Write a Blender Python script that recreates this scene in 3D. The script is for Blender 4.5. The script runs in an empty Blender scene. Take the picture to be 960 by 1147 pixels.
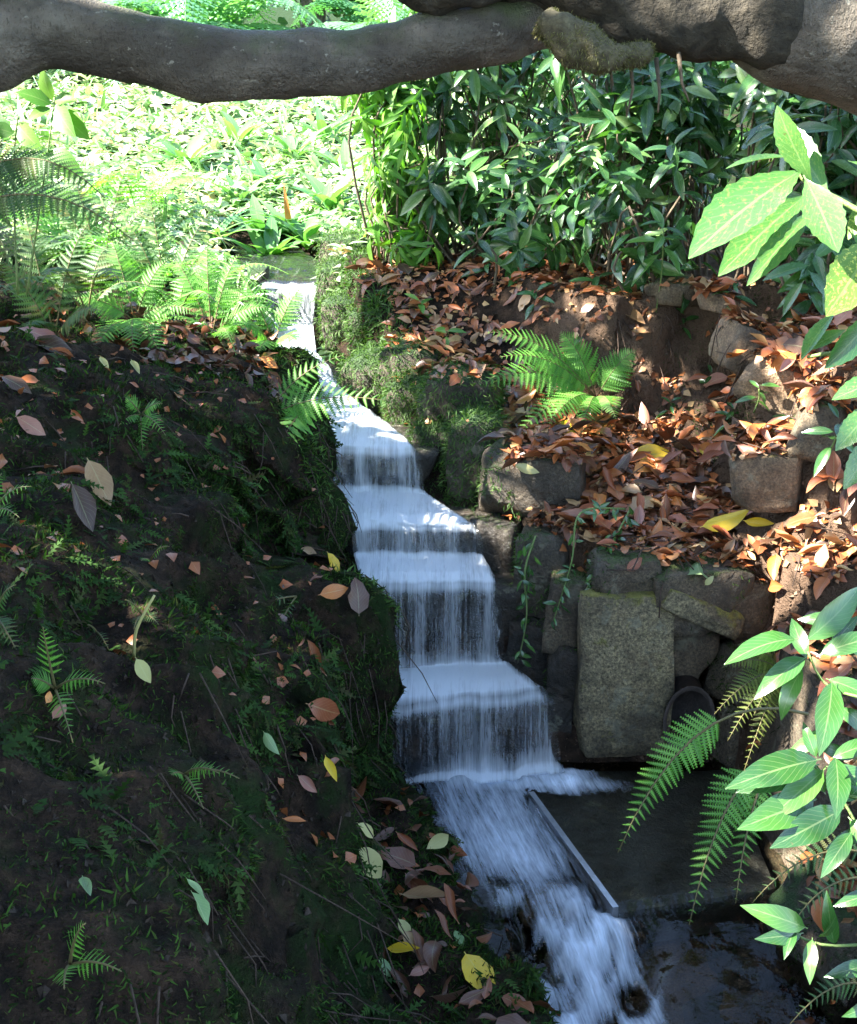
import bpy, math, random
import numpy as np
from mathutils import Vector, Matrix
from mathutils.bvhtree import BVHTree

rng = np.random.default_rng(7)
random.seed(7)
SC = bpy.context.scene
COL = SC.collection

# ------------------------------------------------------------------ camera
PITCH = math.radians(20.8)
CAMZ = 2.4
FPX = 1400.0                       # focal length in photo pixels (photo 960 x 1147)
cam = bpy.data.cameras.new("camera")
cam.sensor_fit = 'VERTICAL'
cam.sensor_height = 24.0
cam.lens = 24.0 * FPX / 1147.0
cam.clip_start = 0.05
cam.clip_end = 2000.0
camo = bpy.data.objects.new("camera", cam)
camo.location = (0, 0, CAMZ)
camo.rotation_euler = (math.pi / 2 - PITCH, 0, 0)
COL.objects.link(camo)
SC.camera = camo

# ------------------------------------------------------------------ light
SUN_DIR = Vector((-0.70, -0.13, 0.70)).normalized()      # towards the sun
elev = math.asin(SUN_DIR.z)
azim = math.atan2(SUN_DIR.x, SUN_DIR.y)
world = bpy.data.worlds.new("World")
SC.world = world
world.use_nodes = True
wn = world.node_tree
wn.nodes.clear()
wo = wn.nodes.new('ShaderNodeOutputWorld')
wb = wn.nodes.new('ShaderNodeBackground')
ws = wn.nodes.new('ShaderNodeTexSky')
ws.sky_type = 'NISHITA'
ws.sun_disc = False
ws.sun_elevation = elev
ws.sun_rotation = azim
ws.air_density = 1.0
ws.dust_density = 1.0
wb.inputs['Strength'].default_value = 0.11
wn.links.new(ws.outputs[0], wb.inputs[0])
wn.links.new(wb.outputs[0], wo.inputs[0])
sun = bpy.data.lights.new("sun", 'SUN')
sun.energy = 5.0
sun.angle = math.radians(0.5)
sun.color = (1.0, 0.95, 0.86)
suno = bpy.data.objects.new("sun", sun)
suno.rotation_euler = (-SUN_DIR).to_track_quat('-Z', 'Y').to_euler()
suno.location = SUN_DIR * 30
COL.objects.link(suno)
SC.view_settings.view_transform = 'Standard'
SC.view_settings.look = 'None'
SC.view_settings.gamma = 1.0
SC.view_settings.use_curve_mapping = False
SC.view_settings.exposure = 2.95
SC.render.engine = 'CYCLES'
SC.cycles.use_denoising = True
SC.cycles.max_bounces = 6
SC.cycles.transparent_max_bounces = 12
SC.cycles.caustics_reflective = False
SC.cycles.caustics_refractive = False

# ------------------------------------------------------------------ pixel helpers
FW = np.array([0, math.cos(PITCH), -math.sin(PITCH)])
UPV = np.array([0, math.sin(PITCH), math.cos(PITCH)])
RT = np.array([1.0, 0, 0])
CAM = np.array([0, 0, CAMZ])
def ray(x, y):
    return FW + RT * ((x - 480) / FPX) + UPV * ((573.5 - y) / FPX)
def Pd(x, y, d): return CAM + ray(x, y) * d          # at optical depth d
def Py(x, y, Y):
    r = ray(x, y); return CAM + r * (Y / r[1])
def Pz(x, y, z):
    r = ray(x, y); return CAM + r * ((z - CAMZ) / r[2])
def depth_of(p): return float(np.dot(np.asarray(p) - CAM, FW))

# ------------------------------------------------------------------ noise
def _hash(ix, iy, iz, seed):
    n = (ix.astype(np.int64) * 374761393 + iy.astype(np.int64) * 668265263 + iz.astype(np.int64) * 2147483647 + seed * 1274126177) & 0xffffffff
    n = ((n ^ (n >> 13)) * 1274126177) & 0xffffffff
    n = n ^ (n >> 16)
    return (n & 0xffff) / 32767.5 - 1.0
def vnoise(P, freq=1.0, seed=0):
    P = np.asarray(P, float) * freq
    i = np.floor(P); f = P - i; f = f * f * (3 - 2 * f)
    x, y, z = i[..., 0], i[..., 1], i[..., 2]
    r = 0
    for dx in (0, 1):
        for dy in (0, 1):
            for dz in (0, 1):
                w = (f[..., 0] if dx else 1 - f[..., 0]) * (f[..., 1] if dy else 1 - f[..., 1]) * (f[..., 2] if dz else 1 - f[..., 2])
                r = r + w * _hash(x + dx, y + dy, z + dz, seed)
    return r
def fbm(P, freq=1.0, octv=4, seed=0):
    r = 0; a = 1.0; s = 0
    for k in range(octv):
        r = r + a * vnoise(P, freq * 2 ** k, seed + k * 17); s += a; a *= 0.5
    return r / s
def ss(a, b, x):
    t = np.clip((np.asarray(x, float) - a) / (b - a), 0, 1)
    return t * t * (3 - 2 * t)
def XYZ(X, Y, Z=0): return np.stack([X, Y, np.zeros_like(X) + Z], -1)

# ------------------------------------------------------------------ mesh helpers
W = {}                                            # object -> world matrix
def mesh(name, V, F, uv=None, rnd=None, smooth=True, attrs=None):
    """F: (n,k) array or list of such; uv: per-vertex (n,2); rnd: per-face float"""
    V = np.asarray(V, np.float32)
    Fs = [np.asarray(f, np.int32) for f in (F if isinstance(F, list) else [F]) if len(f)]
    me = bpy.data.meshes.new(name)
    idx = np.concatenate([f.ravel() for f in Fs])
    tot = np.concatenate([np.full(len(f), f.shape[1], np.int32) for f in Fs])
    start = np.concatenate([[0], np.cumsum(tot)[:-1]]).astype(np.int32)
    me.vertices.add(len(V)); me.vertices.foreach_set('co', V.ravel())
    me.loops.add(len(idx)); me.loops.foreach_set('vertex_index', idx)
    me.polygons.add(len(tot)); me.polygons.foreach_set('loop_start', start); me.polygons.foreach_set('loop_total', tot)
    me.polygons.foreach_set('use_smooth', np.full(len(tot), smooth, bool))
    if uv is not None:
        l = me.uv_layers.new(name='UVMap')
        l.data.foreach_set('uv', np.asarray(uv, np.float32)[idx].ravel())
    if rnd is not None:
        a = me.attributes.new('rnd', 'FLOAT', 'FACE'); a.data.foreach_set('value', np.asarray(rnd, np.float32))
    for k, v in (attrs or {}).items():
        a = me.attributes.new(k, 'FLOAT', 'POINT'); a.data.foreach_set('value', np.asarray(v, np.float32).ravel())
    me.update(calc_edges=True)
    return me
def link(name, me, mat=None, parent=None, M=None):
    o = bpy.data.objects.new(name, me)
    if mat is not None and me is not None and len(me.materials) == 0: me.materials.append(mat)
    M = M if M is not None else Matrix.Identity(4)
    if parent is not None:
        o.parent = parent
        o.matrix_parent_inverse = W[parent].inverted()
    o.matrix_basis = M
    W[o] = M.copy()
    COL.objects.link(o)
    return o
def tag(o, label=None, cat=None, group=None, kind=None):
    if label: o['label'] = label
    if cat: o['category'] = cat
    if group: o['group'] = group
    if kind: o['kind'] = kind
    return o
def thing(name, loc, label, cat, group=None):
    o = link(name, None, None, None, Matrix.Translation(Vector(loc)))
    return tag(o, label, cat, group)
def frame(d, n):
    """rotation matrix (3,3 columns x=d, y, z~n), batched"""
    d = np.asarray(d, float); n = np.asarray(n, float)
    d = d / (np.linalg.norm(d, axis=-1, keepdims=True) + 1e-9)
    y = np.cross(n, d); y = y / (np.linalg.norm(y, axis=-1, keepdims=True) + 1e-9)
    z = np.cross(d, y)
    return np.stack([d, y, z], -1)
def M4(pos, R, s):
    R = np.asarray(R) * (np.asarray(s) if np.ndim(s) else s)
    m = np.eye(4); m[:3, :3] = R; m[:3, 3] = pos
    return Matrix(m.tolist())
def scatter(tmpl, pos, R, scale):
    """join copies of template (V,F,UV) -> V,F,UV,rnd"""
    V, F, UV = tmpl
    pos = np.asarray(pos, float); n = len(pos)
    scale = np.asarray(scale, float)
    if scale.ndim == 1: scale = scale[:, None]
    VV = np.einsum('nij,nvj->nvi', R, V[None] * scale[:, None, :]) + pos[:, None, :]
    FF = (F[None] + (np.arange(n) * len(V))[:, None, None]).reshape(-1, F.shape[1])
    UU = np.broadcast_to(UV[None], (n,) + UV.shape).reshape(-1, 2)
    return VV.reshape(-1, 3), FF, UU, np.repeat(rng.random(n), len(F))
def unit(v):
    v = np.asarray(v, float); return v / (np.linalg.norm(v, axis=-1, keepdims=True) + 1e-9)

# ------------------------------------------------------------------ leaf templates
def leaf_tmpl(w=0.34, nseg=6, fold=0.25, bend=0.25, serr=0.0, peak=0.45, stalk=0.06, twist=0.0, curl=0.0, wav=0.0):
    V, UV = [], []
    for i in range(nseg + 1):
        t = i / nseg
        a = t ** (math.log(0.5) / math.log(peak))
        hw = 0.5 * w * max(0.0, math.sin(math.pi * a)) ** 0.85
        if t <= 0: hw = 0.008
        if i == nseg: hw = 0.004
        if serr and 0 < i < nseg: hw *= 1 + (serr if i % 2 else -serr)
        for k, sgn in enumerate((1, 0, -1)):
            y = sgn * hw
            z = fold * abs(y) - bend * (t - 0.1) ** 2 + wav * math.sin(t * 11 + sgn) * abs(sgn) * hw / (w * .5 + 1e-6)
            z -= curl * (abs(y) / (w * 0.5)) ** 2 * w
            tw = twist * (t - 0.5)
            V.append((stalk + t * (1 - stalk), y * math.cos(tw) - z * math.sin(tw), y * math.sin(tw) + z * math.cos(tw)))
            UV.append((t, 0.5 + sgn * 0.5))
    F = []
    for i in range(nseg):
        b = 3 * i
        F.append((b, b + 3 + 0, b + 4, b + 1)); F.append((b + 1, b + 4, b + 5, b + 2))
    V = np.array(V); F = np.array(F)[:, ::-1]; UV = np.array(UV)
    # stalk: thin strip
    n = len(V)
    V = np.vstack([V, [(0, 0.008, 0), (0, -0.008, 0), (stalk + .02, -0.008, V[1][2]), (stalk + .02, 0.008, V[1][2])]])
    UV = np.vstack([UV, [(0, .5)] * 4])
    F = np.vstack([F, [(n, n + 1, n + 2, n + 3)]])
    return V, F, UV
LAUREL = leaf_tmpl(0.30, 7, 0.35, 0.22)
LAUREL_B = leaf_tmpl(0.34, 7, 0.25, 0.42, wav=0.02)
LAUREL_LO = leaf_tmpl(0.32, 4, 0.3, 0.3)
AUCUBA = leaf_tmpl(0.36, 18, 0.28, 0.18, serr=0.05, peak=0.55)
BROAD = leaf_tmpl(0.52, 5, 0.2, 0.3, peak=0.4)
STRAP = leaf_tmpl(0.13, 8, 0.3, 0.55, peak=0.4, stalk=0.0)
NARROW = leaf_tmpl(0.2, 6, 0.3, 0.35)
FALLEN = [leaf_tmpl(0.62, 6, 0.15, 0.2, serr=.10, twist=0.3, wav=.06), leaf_tmpl(0.26, 6, .4, -.2, curl=-.5, twist=1.1, peak=.6), leaf_tmpl(0.42, 6, 0.3, 0.10, curl=-0.25, twist=0.5, wav=.03), leaf_tmpl(0.36, 6, -0.3, -0.15, twist=-0.4, curl=.2),
          leaf_tmpl(0.50, 6, 0.15, 0.25, twist=0.3, wav=.04), leaf_tmpl(0.30, 6, 0.5, -0.25, curl=-0.4, twist=-.6),
          leaf_tmpl(0.44, 6, -0.1, 0.35, twist=0.9, curl=-.3)]
def pinna_tmpl(n=9, pl=0.20):
    """unit-length fern pinna along x with n pairs of pinnules"""
    V, F, UV = [], [], []
    def quad(a, b, c, d, u):
        k = len(V); V.extend((a, b, c, d)); F.append((k, k + 1, k + 2, k + 3)); UV.extend([(u, .5), (u, .4), (u, 0.1), (u, .4)])
    quad((0, -.012, 0), (1, 0, -.10), (1, 0.002, -.10), (0, .012, 0), .1)
    for i in range(n):
        t = (i + 0.3) / n
        l = pl * (1 - t) ** 0.75 + 0.015
        if t < .12: l *= .75
        hw = 0.62 / n
        for s in (1, -1):
            z = -.10 * t * t
            quad((t - hw * .9, 0, z), (t + hw * .35, s * l * .62, z + .02), (t + hw * 1.1, s * l, z - .015), (t + hw * .9, 0, z), t)
    return np.array(V), np.array(F), np.array(UV)
PINNA = pinna_tmpl(10, 0.21)
PINNA_LO = pinna_tmpl(5, 0.19)
# simple toothed pinna (ladder fern)
PINNA_S = leaf_tmpl(0.26, 8, 0.1, 0.12, serr=0.14, peak=0.25, stalk=0.0)
PINNA_S_LO = leaf_tmpl(0.24, 4, 0.1, 0.15, peak=0.3, stalk=0.0)

# ------------------------------------------------------------------ materials
class NT:
    def __init__(s, name):
        s.m = bpy.data.materials.new(name); s.m.use_nodes = True
        s.t = s.m.node_tree; s.t.nodes.clear()
        s.out = s.t.nodes.new('ShaderNodeOutputMaterial')
    def n(s, typ, ins=None, **props):
        nd = s.t.nodes.new(typ)
        for k, v in props.items(): setattr(nd, k, v)
        for k, v in (ins or {}).items():
            sock = nd.inputs[k]
            if isinstance(v, bpy.types.NodeSocket): s.t.links.new(v, sock)
            else: sock.default_value = v
        return nd
    def ramp(s, fac, stops, interp='LINEAR'):
        nd = s.t.nodes.new('ShaderNodeValToRGB'); cr = nd.color_ramp; cr.interpolation = interp
        while len(cr.elements) < len(stops): cr.elements.new(0.5)
        for e, (p, c) in zip(cr.elements, stops):
            e.position = p; e.color = (c if len(c) == 4 else (*c, 1.0)) if hasattr(c, '__len__') else (c, c, c, 1)
        s.t.links.new(fac, nd.inputs[0]); return nd.outputs[0]
    def math(s, op, a, b=0.0, c=0.0, clamp=False):
        nd = s.n('ShaderNodeMath', operation=op, use_clamp=clamp)
        for i, v in enumerate((a, b, c)):
            if isinstance(v, bpy.types.NodeSocket): s.t.links.new(v, nd.inputs[i])
            else: nd.inputs[i].default_value = v
        return nd.outputs[0]
    def mix(s, fac, a, b, blend='MIX'):
        nd = s.n('ShaderNodeMix', data_type='RGBA', blend_type=blend)
        for i, v in ((0, fac), (6, a), (7, b)):
            if isinstance(v, bpy.types.NodeSocket): s.t.links.new(v, nd.inputs[i])
            else: nd.inputs[i].default_value = (*v, 1.0) if hasattr(v, '__len__') and len(v) == 3 else v
        return nd.outputs[2]
    def noise(s, vec, scale, detail=4.0, rough=0.6, dist=0.0):
        return s.n('ShaderNodeTexNoise', {'Vector': vec, 'Scale': scale, 'Detail': detail, 'Roughness': rough, 'Distortion': dist}).outputs[0]
    def mapping(s, vec, scale=(1, 1, 1), loc=(0, 0, 0)):
        return s.n('ShaderNodeMapping', {'Vector': vec, 'Scale': scale, 'Location': loc}).outputs[0]
    def bump(s, h, strength=0.5, dist=0.02):
        return s.n('ShaderNodeBump', {'Height': h, 'Strength': strength, 'Distance': dist}).outputs[0]
    def pos(s): return s.n('ShaderNodeNewGeometry').outputs['Position']
    def normal_z(s):
        g = s.n('ShaderNodeNewGeometry').outputs['Normal']
        return s.n('ShaderNodeSeparateXYZ', {0: g}).outputs[2]
    def princ(s, color, rough=0.6, spec=0.5, normal=None, **kw):
        ins = {'Base Color': color if isinstance(color, bpy.types.NodeSocket) else (*color, 1.0), 'Roughness': rough, 'Specular IOR Level': spec}
        if normal is not None: ins['Normal'] = normal
        ins.update(kw)
        return s.n('ShaderNodeBsdfPrincipled', ins).outputs[0]
    def surf(s, sh): s.t.links.new(sh, s.out.inputs['Surface']); return s.m

def leaf_mat(name, stops, rough=0.35, transl=0.25, tcol=None, vein=0.25, spots=0.0, edge=None, spec=0.5, blotch=0.35):
    m = NT(name)
    a = m.n('ShaderNodeAttribute', attribute_name='rnd').outputs['Fac']
    r = m.n('ShaderNodeObjectInfo').outputs['Random']
    f = m.math('FRACT', m.math('ADD', a, r))
    col = m.ramp(f, stops)
    P = m.pos()
    n1 = m.noise(P, 38.0, 3.0)
    col = m.mix(m.math('MULTIPLY', m.ramp(n1, [(0.35, 0.0), (0.7, 1.0)]), blotch), col, (0.02, 0.015, 0.008), 'MULTIPLY') if blotch < 0 else \
          m.mix(blotch, col, m.mix(n1, (0.55, 0.55, 0.55), (1.45, 1.4, 1.3)), 'MULTIPLY')
    uv = m.n('ShaderNodeUVMap').outputs[0]
    sp = m.n('ShaderNodeSeparateXYZ', {0: uv})
    av = m.math('ABSOLUTE', m.math('SUBTRACT', sp.outputs[1], 0.5))
    mid = m.math('LESS_THAN', av, 0.028)
    sv = m.math('SINE', m.math('ADD', m.math('MULTIPLY', sp.outputs[0], 60.0), m.math('MULTIPLY', av, -38.0)))
    vv = m.math('MAXIMUM', mid, m.math('MULTIPLY', m.math('GREATER_THAN', sv, 0.93), 0.5))
    lighter = m.mix(0.55, col, (0.55, 0.6, 0.3))
    col = m.mix(m.math('MULTIPLY', vv, vein), col, lighter)
    if spots:
        sn = m.noise(m.mapping(uv, (9, 4.5, 1)), 2.6, 2.0, 0.7)
        col = m.mix(m.math('MULTIPLY', m.ramp(sn, [(0.56, 0.0), (0.62, 1.0)]), spots), col, (0.62, 0.6, 0.14))
    bl = m.noise(P, 95.0, 3.0, .7)
    col = m.mix(m.ramp(bl, [(.66, 0.0), (.74, .7)]), col, (.10, .07, .025))
    nb = m.bump(m.math('ADD', m.math('MULTIPLY', m.math('ABSOLUTE', sv), -0.10), m.math('MULTIPLY', n1, 0.6)), 0.25, 0.003)
    rr = m.math('ADD', rough - 0.08, m.math('MULTIPLY', n1, 0.2))
    p = m.princ(col, rr, spec, nb)
    tc = m.mix(1.0, col, tcol or (1.6, 1.9, 0.6), 'MULTIPLY')
    t = m.n('ShaderNodeBsdfTranslucent', {'Color': tc, 'Normal': nb}).outputs[0]
    return m.surf(m.n('ShaderNodeMixShader', {0: transl, 1: p, 2: t}).outputs[0])

MAT = {}
MAT['laurel'] = leaf_mat('laurel_leaf', [(0, (.018, .065, .02)), (.45, (.035, .115, .03)), (.8, (.065, .175, .045)), (1, (.14, .24, .08))], 0.24, 0.2, spec=.75)
MAT['bright'] = leaf_mat('bright_leaf', [(0, (.05, .16, .02)), (.6, (.09, .25, .03)), (1, (.18, .33, .05))], 0.4, 0.35)
MAT['aucuba'] = leaf_mat('aucuba_leaf', [(0, (.05, .15, .035)), (1, (.085, .21, .05))], 0.26, 0.18, vein=.3, spots=.15, blotch=.45, spec=.9)
MAT['spotted'] = leaf_mat('spotted_leaf', [(0, (.10, .20, .03)), (1, (.14, .26, .05))], 0.32, 0.3, vein=.4, spots=.95)
MAT['gloss'] = leaf_mat('glossy_leaf', [(0, (.02, .07, .018)), (.5, (.035, .115, .022)), (1, (.075, .19, .035))], 0.2, 0.14, vein=.3, spec=.9, blotch=.6)
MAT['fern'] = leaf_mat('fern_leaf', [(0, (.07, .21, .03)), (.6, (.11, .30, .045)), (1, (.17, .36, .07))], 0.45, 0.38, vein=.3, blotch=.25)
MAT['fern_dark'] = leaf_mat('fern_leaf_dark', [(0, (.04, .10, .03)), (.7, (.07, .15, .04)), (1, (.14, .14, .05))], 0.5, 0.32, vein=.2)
MAT['fern_olive'] = leaf_mat('fern_leaf_olive', [(0, (.10, .15, .025)), (1, (.20, .24, .05))], 0.5, 0.38, vein=.2)
MAT['cover'] = leaf_mat('ground_cover_leaf', [(0, (.07, .18, .05)), (.3, (.18, .32, .12)), (.6, (.34, .46, .24)), (.88, (.54, .58, .42)), (.97, (.45, .42, .3)), (1, (.4, .2, .06))], 0.22, 0.28, (1.1, 1.3, .7), spec=.8)
MAT['strap'] = leaf_mat('strap_leaf', [(0, (.06, .19, .06)), (1, (.16, .33, .12))], 0.3, 0.3)
MAT['canopy'] = leaf_mat('canopy_leaf', [(0, (.03, .09, .02)), (1, (.07, .16, .03))], 0.4, 0.2)
MAT['tree_far'] = leaf_mat('far_tree_leaf', [(0, (.05, .13, .04)), (.6, (.10, .24, .07)), (1, (.2, .32, .1))], 0.4, 0.3)
MAT['treefern'] = leaf_mat('tree_fern_leaf', [(0, (.06, .20, .10)), (1, (.14, .30, .17))], 0.4, 0.3)
FALLCOL = [('rust brown', [(0, (.20, .055, .022)), (1, (.36, .10, .035))]),
           ('orange', [(0, (.46, .14, .03)), (1, (.58, .23, .06))]),
           ('dark brown', [(0, (.055, .03, .022)), (1, (.11, .055, .035))]),
           ('tan', [(0, (.30, .17, .08)), (1, (.42, .27, .13))]),
           ('pinkish brown', [(0, (.30, .12, .085)), (1, (.36, .17, .12))])]
for nm, st in FALLCOL:
    MAT['fall_' + nm] = leaf_mat('fallen_leaf_' + nm.replace(' ', '_'), st, 0.38, 0.08, (1.2, 1., .7), vein=.35, blotch=.6)
MAT['fall_yellow'] = leaf_mat('fallen_leaf_yellow', [(0, (.66, .43, .02)), (1, (.72, .52, .04))], 0.4, 0.15, (1.2, 1.1, .6), vein=.35, blotch=.3)
MAT['fall_cream'] = leaf_mat('fallen_leaf_cream', [(0, (.42, .40, .14)), (1, (.55, .50, .22))], 0.45, 0.15, (1.1, 1.1, .7), vein=.4, blotch=.4)
MAT['fall_green'] = leaf_mat('fallen_leaf_green', [(0, (.16, .27, .10)), (1, (.25, .36, .17))], 0.4, 0.2, vein=.5)
MAT['litter'] = leaf_mat('leaf_litter', [(0, (.045, .022, .015)), (.2, (.11, .042, .022)), (.45, (.24, .07, .025)), (.7, (.38, .12, .035)), (.86, (.30, .16, .08)), (1, (.48, .30, .12))], 0.34, 0.06, (1.2, 1, .7), blotch=.6)

def stone_mat(name, c1, c2, moss=0.4, mossc=(.045, .085, .015), scale=1.0, rough=.75, speck=.5, wet=0.0):
    m = NT(name)
    P = m.n('ShaderNodeTexCoord').outputs['Object']
    P = m.pos()
    big = m.noise(P, 5.0 * scale, 5.0, .65)
    col = m.mix(m.ramp(big, [(.3, 0.0), (.7, 1.0)]), c1, c2)
    sp = m.noise(P, 120.0 * scale, 2.0, .8)
    col = m.mix(speck, col, m.ramp(sp, [(.3, (.25, .24, .22)), (.5, (.95, .93, .9)), (.68, (1.9, 1.8, 1.6))]), 'MULTIPLY')
    stn = m.noise(P, 11.0, 4.0, .7)
    col = m.mix(m.ramp(stn, [(.5, 0.0), (.75, .55)]), col, (.30, .28, .10) if moss > .5 else (.10, .06, .03))
    lc = m.noise(P, 7.5, 5.0, .75, .4)
    col = m.mix(m.ramp(lc, [(.56, 0.0), (.64, .55)]), col, (.30, .29, .20))
    dk = m.noise(P, 3.4, 4.0, .7, .3)
    col = m.mix(m.ramp(dk, [(.40, .7), (.56, 0.0)]), col, (.035, .028, .02))
    nz = m.normal_z()
    mn = m.noise(P, 16.0, 5.0, .7)
    mf = m.math('ADD', m.math('MULTIPLY', nz, 0.35), m.math('ADD', mn, moss - 0.65))
    mf = m.ramp(mf, [(.42, 0.0), (.58, 1.0)])
    col = m.mix(mf, col, m.mix(mn, mossc, tuple(x * 2.0 for x in mossc)))
    h = m.math('ADD', m.math('MULTIPLY', m.noise(P, 26.0 * scale, 6.0, .7), 1.0), m.math('MULTIPLY', m.math('MULTIPLY', mf, m.noise(P, 180.0, 2.0)), .8))
    nb = m.bump(h, 1.0, .03)
    r = m.math('ADD', m.math('MULTIPLY', m.noise(P, 9.0), .5), rough - .3 - wet * .45)
    return m.surf(m.princ(col, r, .5, nb))
MAT['granite'] = stone_mat('granite_stone', (.19, .155, .09), (.31, .26, .15), 0.42, (.19, .175, .04), .8, .8, .95)
MAT['stone'] = stone_mat('brown_stone', (.10, .075, .05), (.18, .14, .09), 0.34, (.05, .075, .016), 1.0, .75, .8)
MAT['stone_tan'] = stone_mat('tan_stone', (.22, .14, .085), (.28, .20, .125), 0.24, (.09, .10, .03), 1.0, .8, .7)
MAT['stone_moss'] = stone_mat('mossy_stone', (.06, .05, .038), (.11, .09, .065), 0.48, (.022, .05, .012))
MAT['stone_damp'] = stone_mat('damp_stone', (.07, .058, .045), (.13, .105, .075), 0.30, (.025, .05, .014), 1.0, .55, .6, .3)
MAT['stone_wet'] = stone_mat('wet_stone', (.025, .024, .022), (.06, .05, .04), 0.2, (.02, .035, .012), 1.0, .5, .4, .6)
MAT['cobble'] = stone_mat('brown_wet_cobble', (.10, .055, .03), (.16, .095, .05), 0.05, (.03, .03, .012), 1.0, .5, .5, .5)
MAT['slab'] = stone_mat('pool_slab_stone', (.10, .104, .108), (.155, .155, .15), 0.1, (.03, .04, .02), .6, .6, .3, .4)

def ground_mat():
    m = NT('woodland_ground')
    P = m.pos()
    n1 = m.noise(P, 2.3, 5.0, .6)
    n2 = m.noise(P, 14.0, 6.0, .7)
    n3 = m.noise(P, 70.0, 4.0, .75)
    soil = m.mix(n2, (.03, .018, .012), (.085, .052, .033))
    soil = m.mix(m.ramp(n3, [(.55, 0.0), (.8, .7)]), soil, (.22, .14, .09))
    moss = m.mix(n3, (.008, .020, .005), (.028, .055, .012))
    dark = m.mix(n2, (.008, .006, .005), (.028, .019, .013))
    col = m.mix(m.ramp(n2, [(.42, 0.0), (.62, .8)]), dark, soil)
    mz = m.n('ShaderNodeAttribute', attribute_name='mossy').outputs['Fac']
    ro = m.n('ShaderNodeAttribute', attribute_name='red').outputs['Fac']
    soilr = m.mix(n3, (.085, .052, .033), (.21, .138, .092))
    col = m.mix(ro, col, soilr)
    mf = m.ramp(m.math('ADD', m.math('MULTIPLY', m.noise(P, 5.0, 5.0, .65), .9), m.math('SUBTRACT', mz, .5)), [(.44, 0.0), (.62, 1.0)])
    col = m.mix(mf, col, moss)
    h = m.math('ADD', m.math('MULTIPLY', n2, 1.0), m.math('MULTIPLY', n3, .5))
    return m.surf(m.princ(col, .9, .12, m.bump(h, 1.0, .04)))
MAT['ground'] = ground_mat()
def bark_mat():
    m = NT('smooth_grey_bark')
    P = m.pos()
    n1 = m.noise(m.mapping(P, (6, 22, 22)), 1.0, 5.0, .65)
    n2 = m.noise(P, 7.0, 4.0, .6)
    col = m.mix(n1, (.10, .082, .064), (.34, .285, .225))
    col = m.mix(m.ramp(n2, [(.42, 0.0), (.66, .75)]), col, (.36, .32, .25))
    big = m.noise(m.mapping(P, (1.5, 2.2, 2.2)), 2.4, 4.0, .65)
    col = m.mix(m.ramp(big, [(.40, .75), (.60, 0.0)]), col, (.055, .045, .034))
    fl = m.noise(m.mapping(P, (2.2, 1, 1)), 75.0, 3.0, .7)
    col = m.mix(m.ramp(fl, [(.56, 0.0), (.68, .6)]), col, (.05, .04, .03))
    li = m.noise(m.mapping(P, (1, 1, 1.3)), 26.0, 3.0, .75)
    col = m.mix(m.ramp(li, [(.63, 0.0), (.70, .8)]), col, (.46, .43, .35))
    gn = m.math('ADD', m.math('MULTIPLY', m.normal_z(), .25), m.noise(P, 4.0, 5.0, .7))
    col = m.mix(m.ramp(gn, [(.60, 0.0), (.82, .75)]), col, (.10, .13, .04))
    h = m.math('ADD', m.math('MULTIPLY', n1, .6), m.math('ADD', m.math('MULTIPLY', m.noise(P, 60.0, 4.0, .7), .6), m.math('MULTIPLY', fl, .7)))
    return m.surf(m.princ(col, .65, .4, m.bump(h, 1.0, .025)))
MAT['bark'] = bark_mat()
MAT['bark_shade'] = None
def plain(name, c1, c2, scale=20, rough=.7, bumpd=.01, stretch=(1, 1, 1)):
    m = NT(name); P = m.mapping(m.pos(), stretch)
    n = m.noise(P, scale, 5.0, .7)
    return m.surf(m.princ(m.mix(m.ramp(n, [(.3, 0.0), (.7, 1.0)]), c1, c2), rough, .4, m.bump(n, .7, bumpd)))
MAT['bark_shade'] = plain('shaded_rough_bark', (.018, .016, .012), (.075, .062, .042), 34, .85, .03)  # rough bark, darkened to put the upper limb's shade into its colour
MAT['rotten'] = plain('rotten_mossy_wood', (.05, .04, .025), (.17, .15, .085), 40, .9, .02)
MAT['stem'] = plain('woody_stem', (.06, .045, .03), (.16, .12, .075), 50, .7)
MAT['green_stem'] = plain('green_stem', (.10, .17, .04), (.17, .23, .07), 50, .5)
MAT['brown_stem'] = plain('fern_stalk', (.10, .10, .035), (.17, .13, .05), 50, .5)
MAT['root'] = plain('root_fibre', (.025, .016, .011), (.10, .062, .042), 60, .8)
MAT['moss'] = leaf_mat('moss_frond', [(0, (.009, .018, .005)), (.45, (.023, .055, .011)), (.85, (.055, .12, .022)), (1, (.06, .05, .02))], .75, .25, vein=0, spec=.1)
MAT['moss_bright'] = leaf_mat('bright_moss_frond', [(0, (.02, .05, .01)), (.6, (.055, .12, .025)), (1, (.11, .19, .045))], .55, .3, vein=0, spec=.3)
MAT['moss_brown'] = leaf_mat('brown_felt', [(0, (.008, .006, .004)), (.5, (.022, .016, .009)), (.8, (.03, .03, .012)), (1, (.07, .045, .025))], .8, .2, vein=0, spec=.1)
MAT['moss_sprig'] = leaf_mat('moss_sprig', [(0, (.012, .022, .006)), (.5, (.022, .055, .012)), (.85, (.05, .11, .022)), (1, (.05, .04, .018))], .7, .25, vein=0, spec=.15)
MAT['moss_olive'] = leaf_mat('olive_moss_frond', [(0, (.06, .06, .02)), (.6, (.14, .14, .05)), (1, (.26, .25, .13))], .7, .2, vein=0, spec=.2)
MAT['soil'] = plain('earth_crumb', (.075, .045, .03), (.20, .13, .085), 50, .9)
MAT['soil_dark'] = plain('dark_earth_crumb', (.02, .014, .01), (.07, .048, .034), 50, .9)
MAT['path'] = plain('pale_gravel', (.42, .40, .36), (.55, .53, .48), 60, .9)
MAT['clay'] = plain('drain_clay', (.05, .04, .035), (.09, .07, .06), 30, .8)
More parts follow.
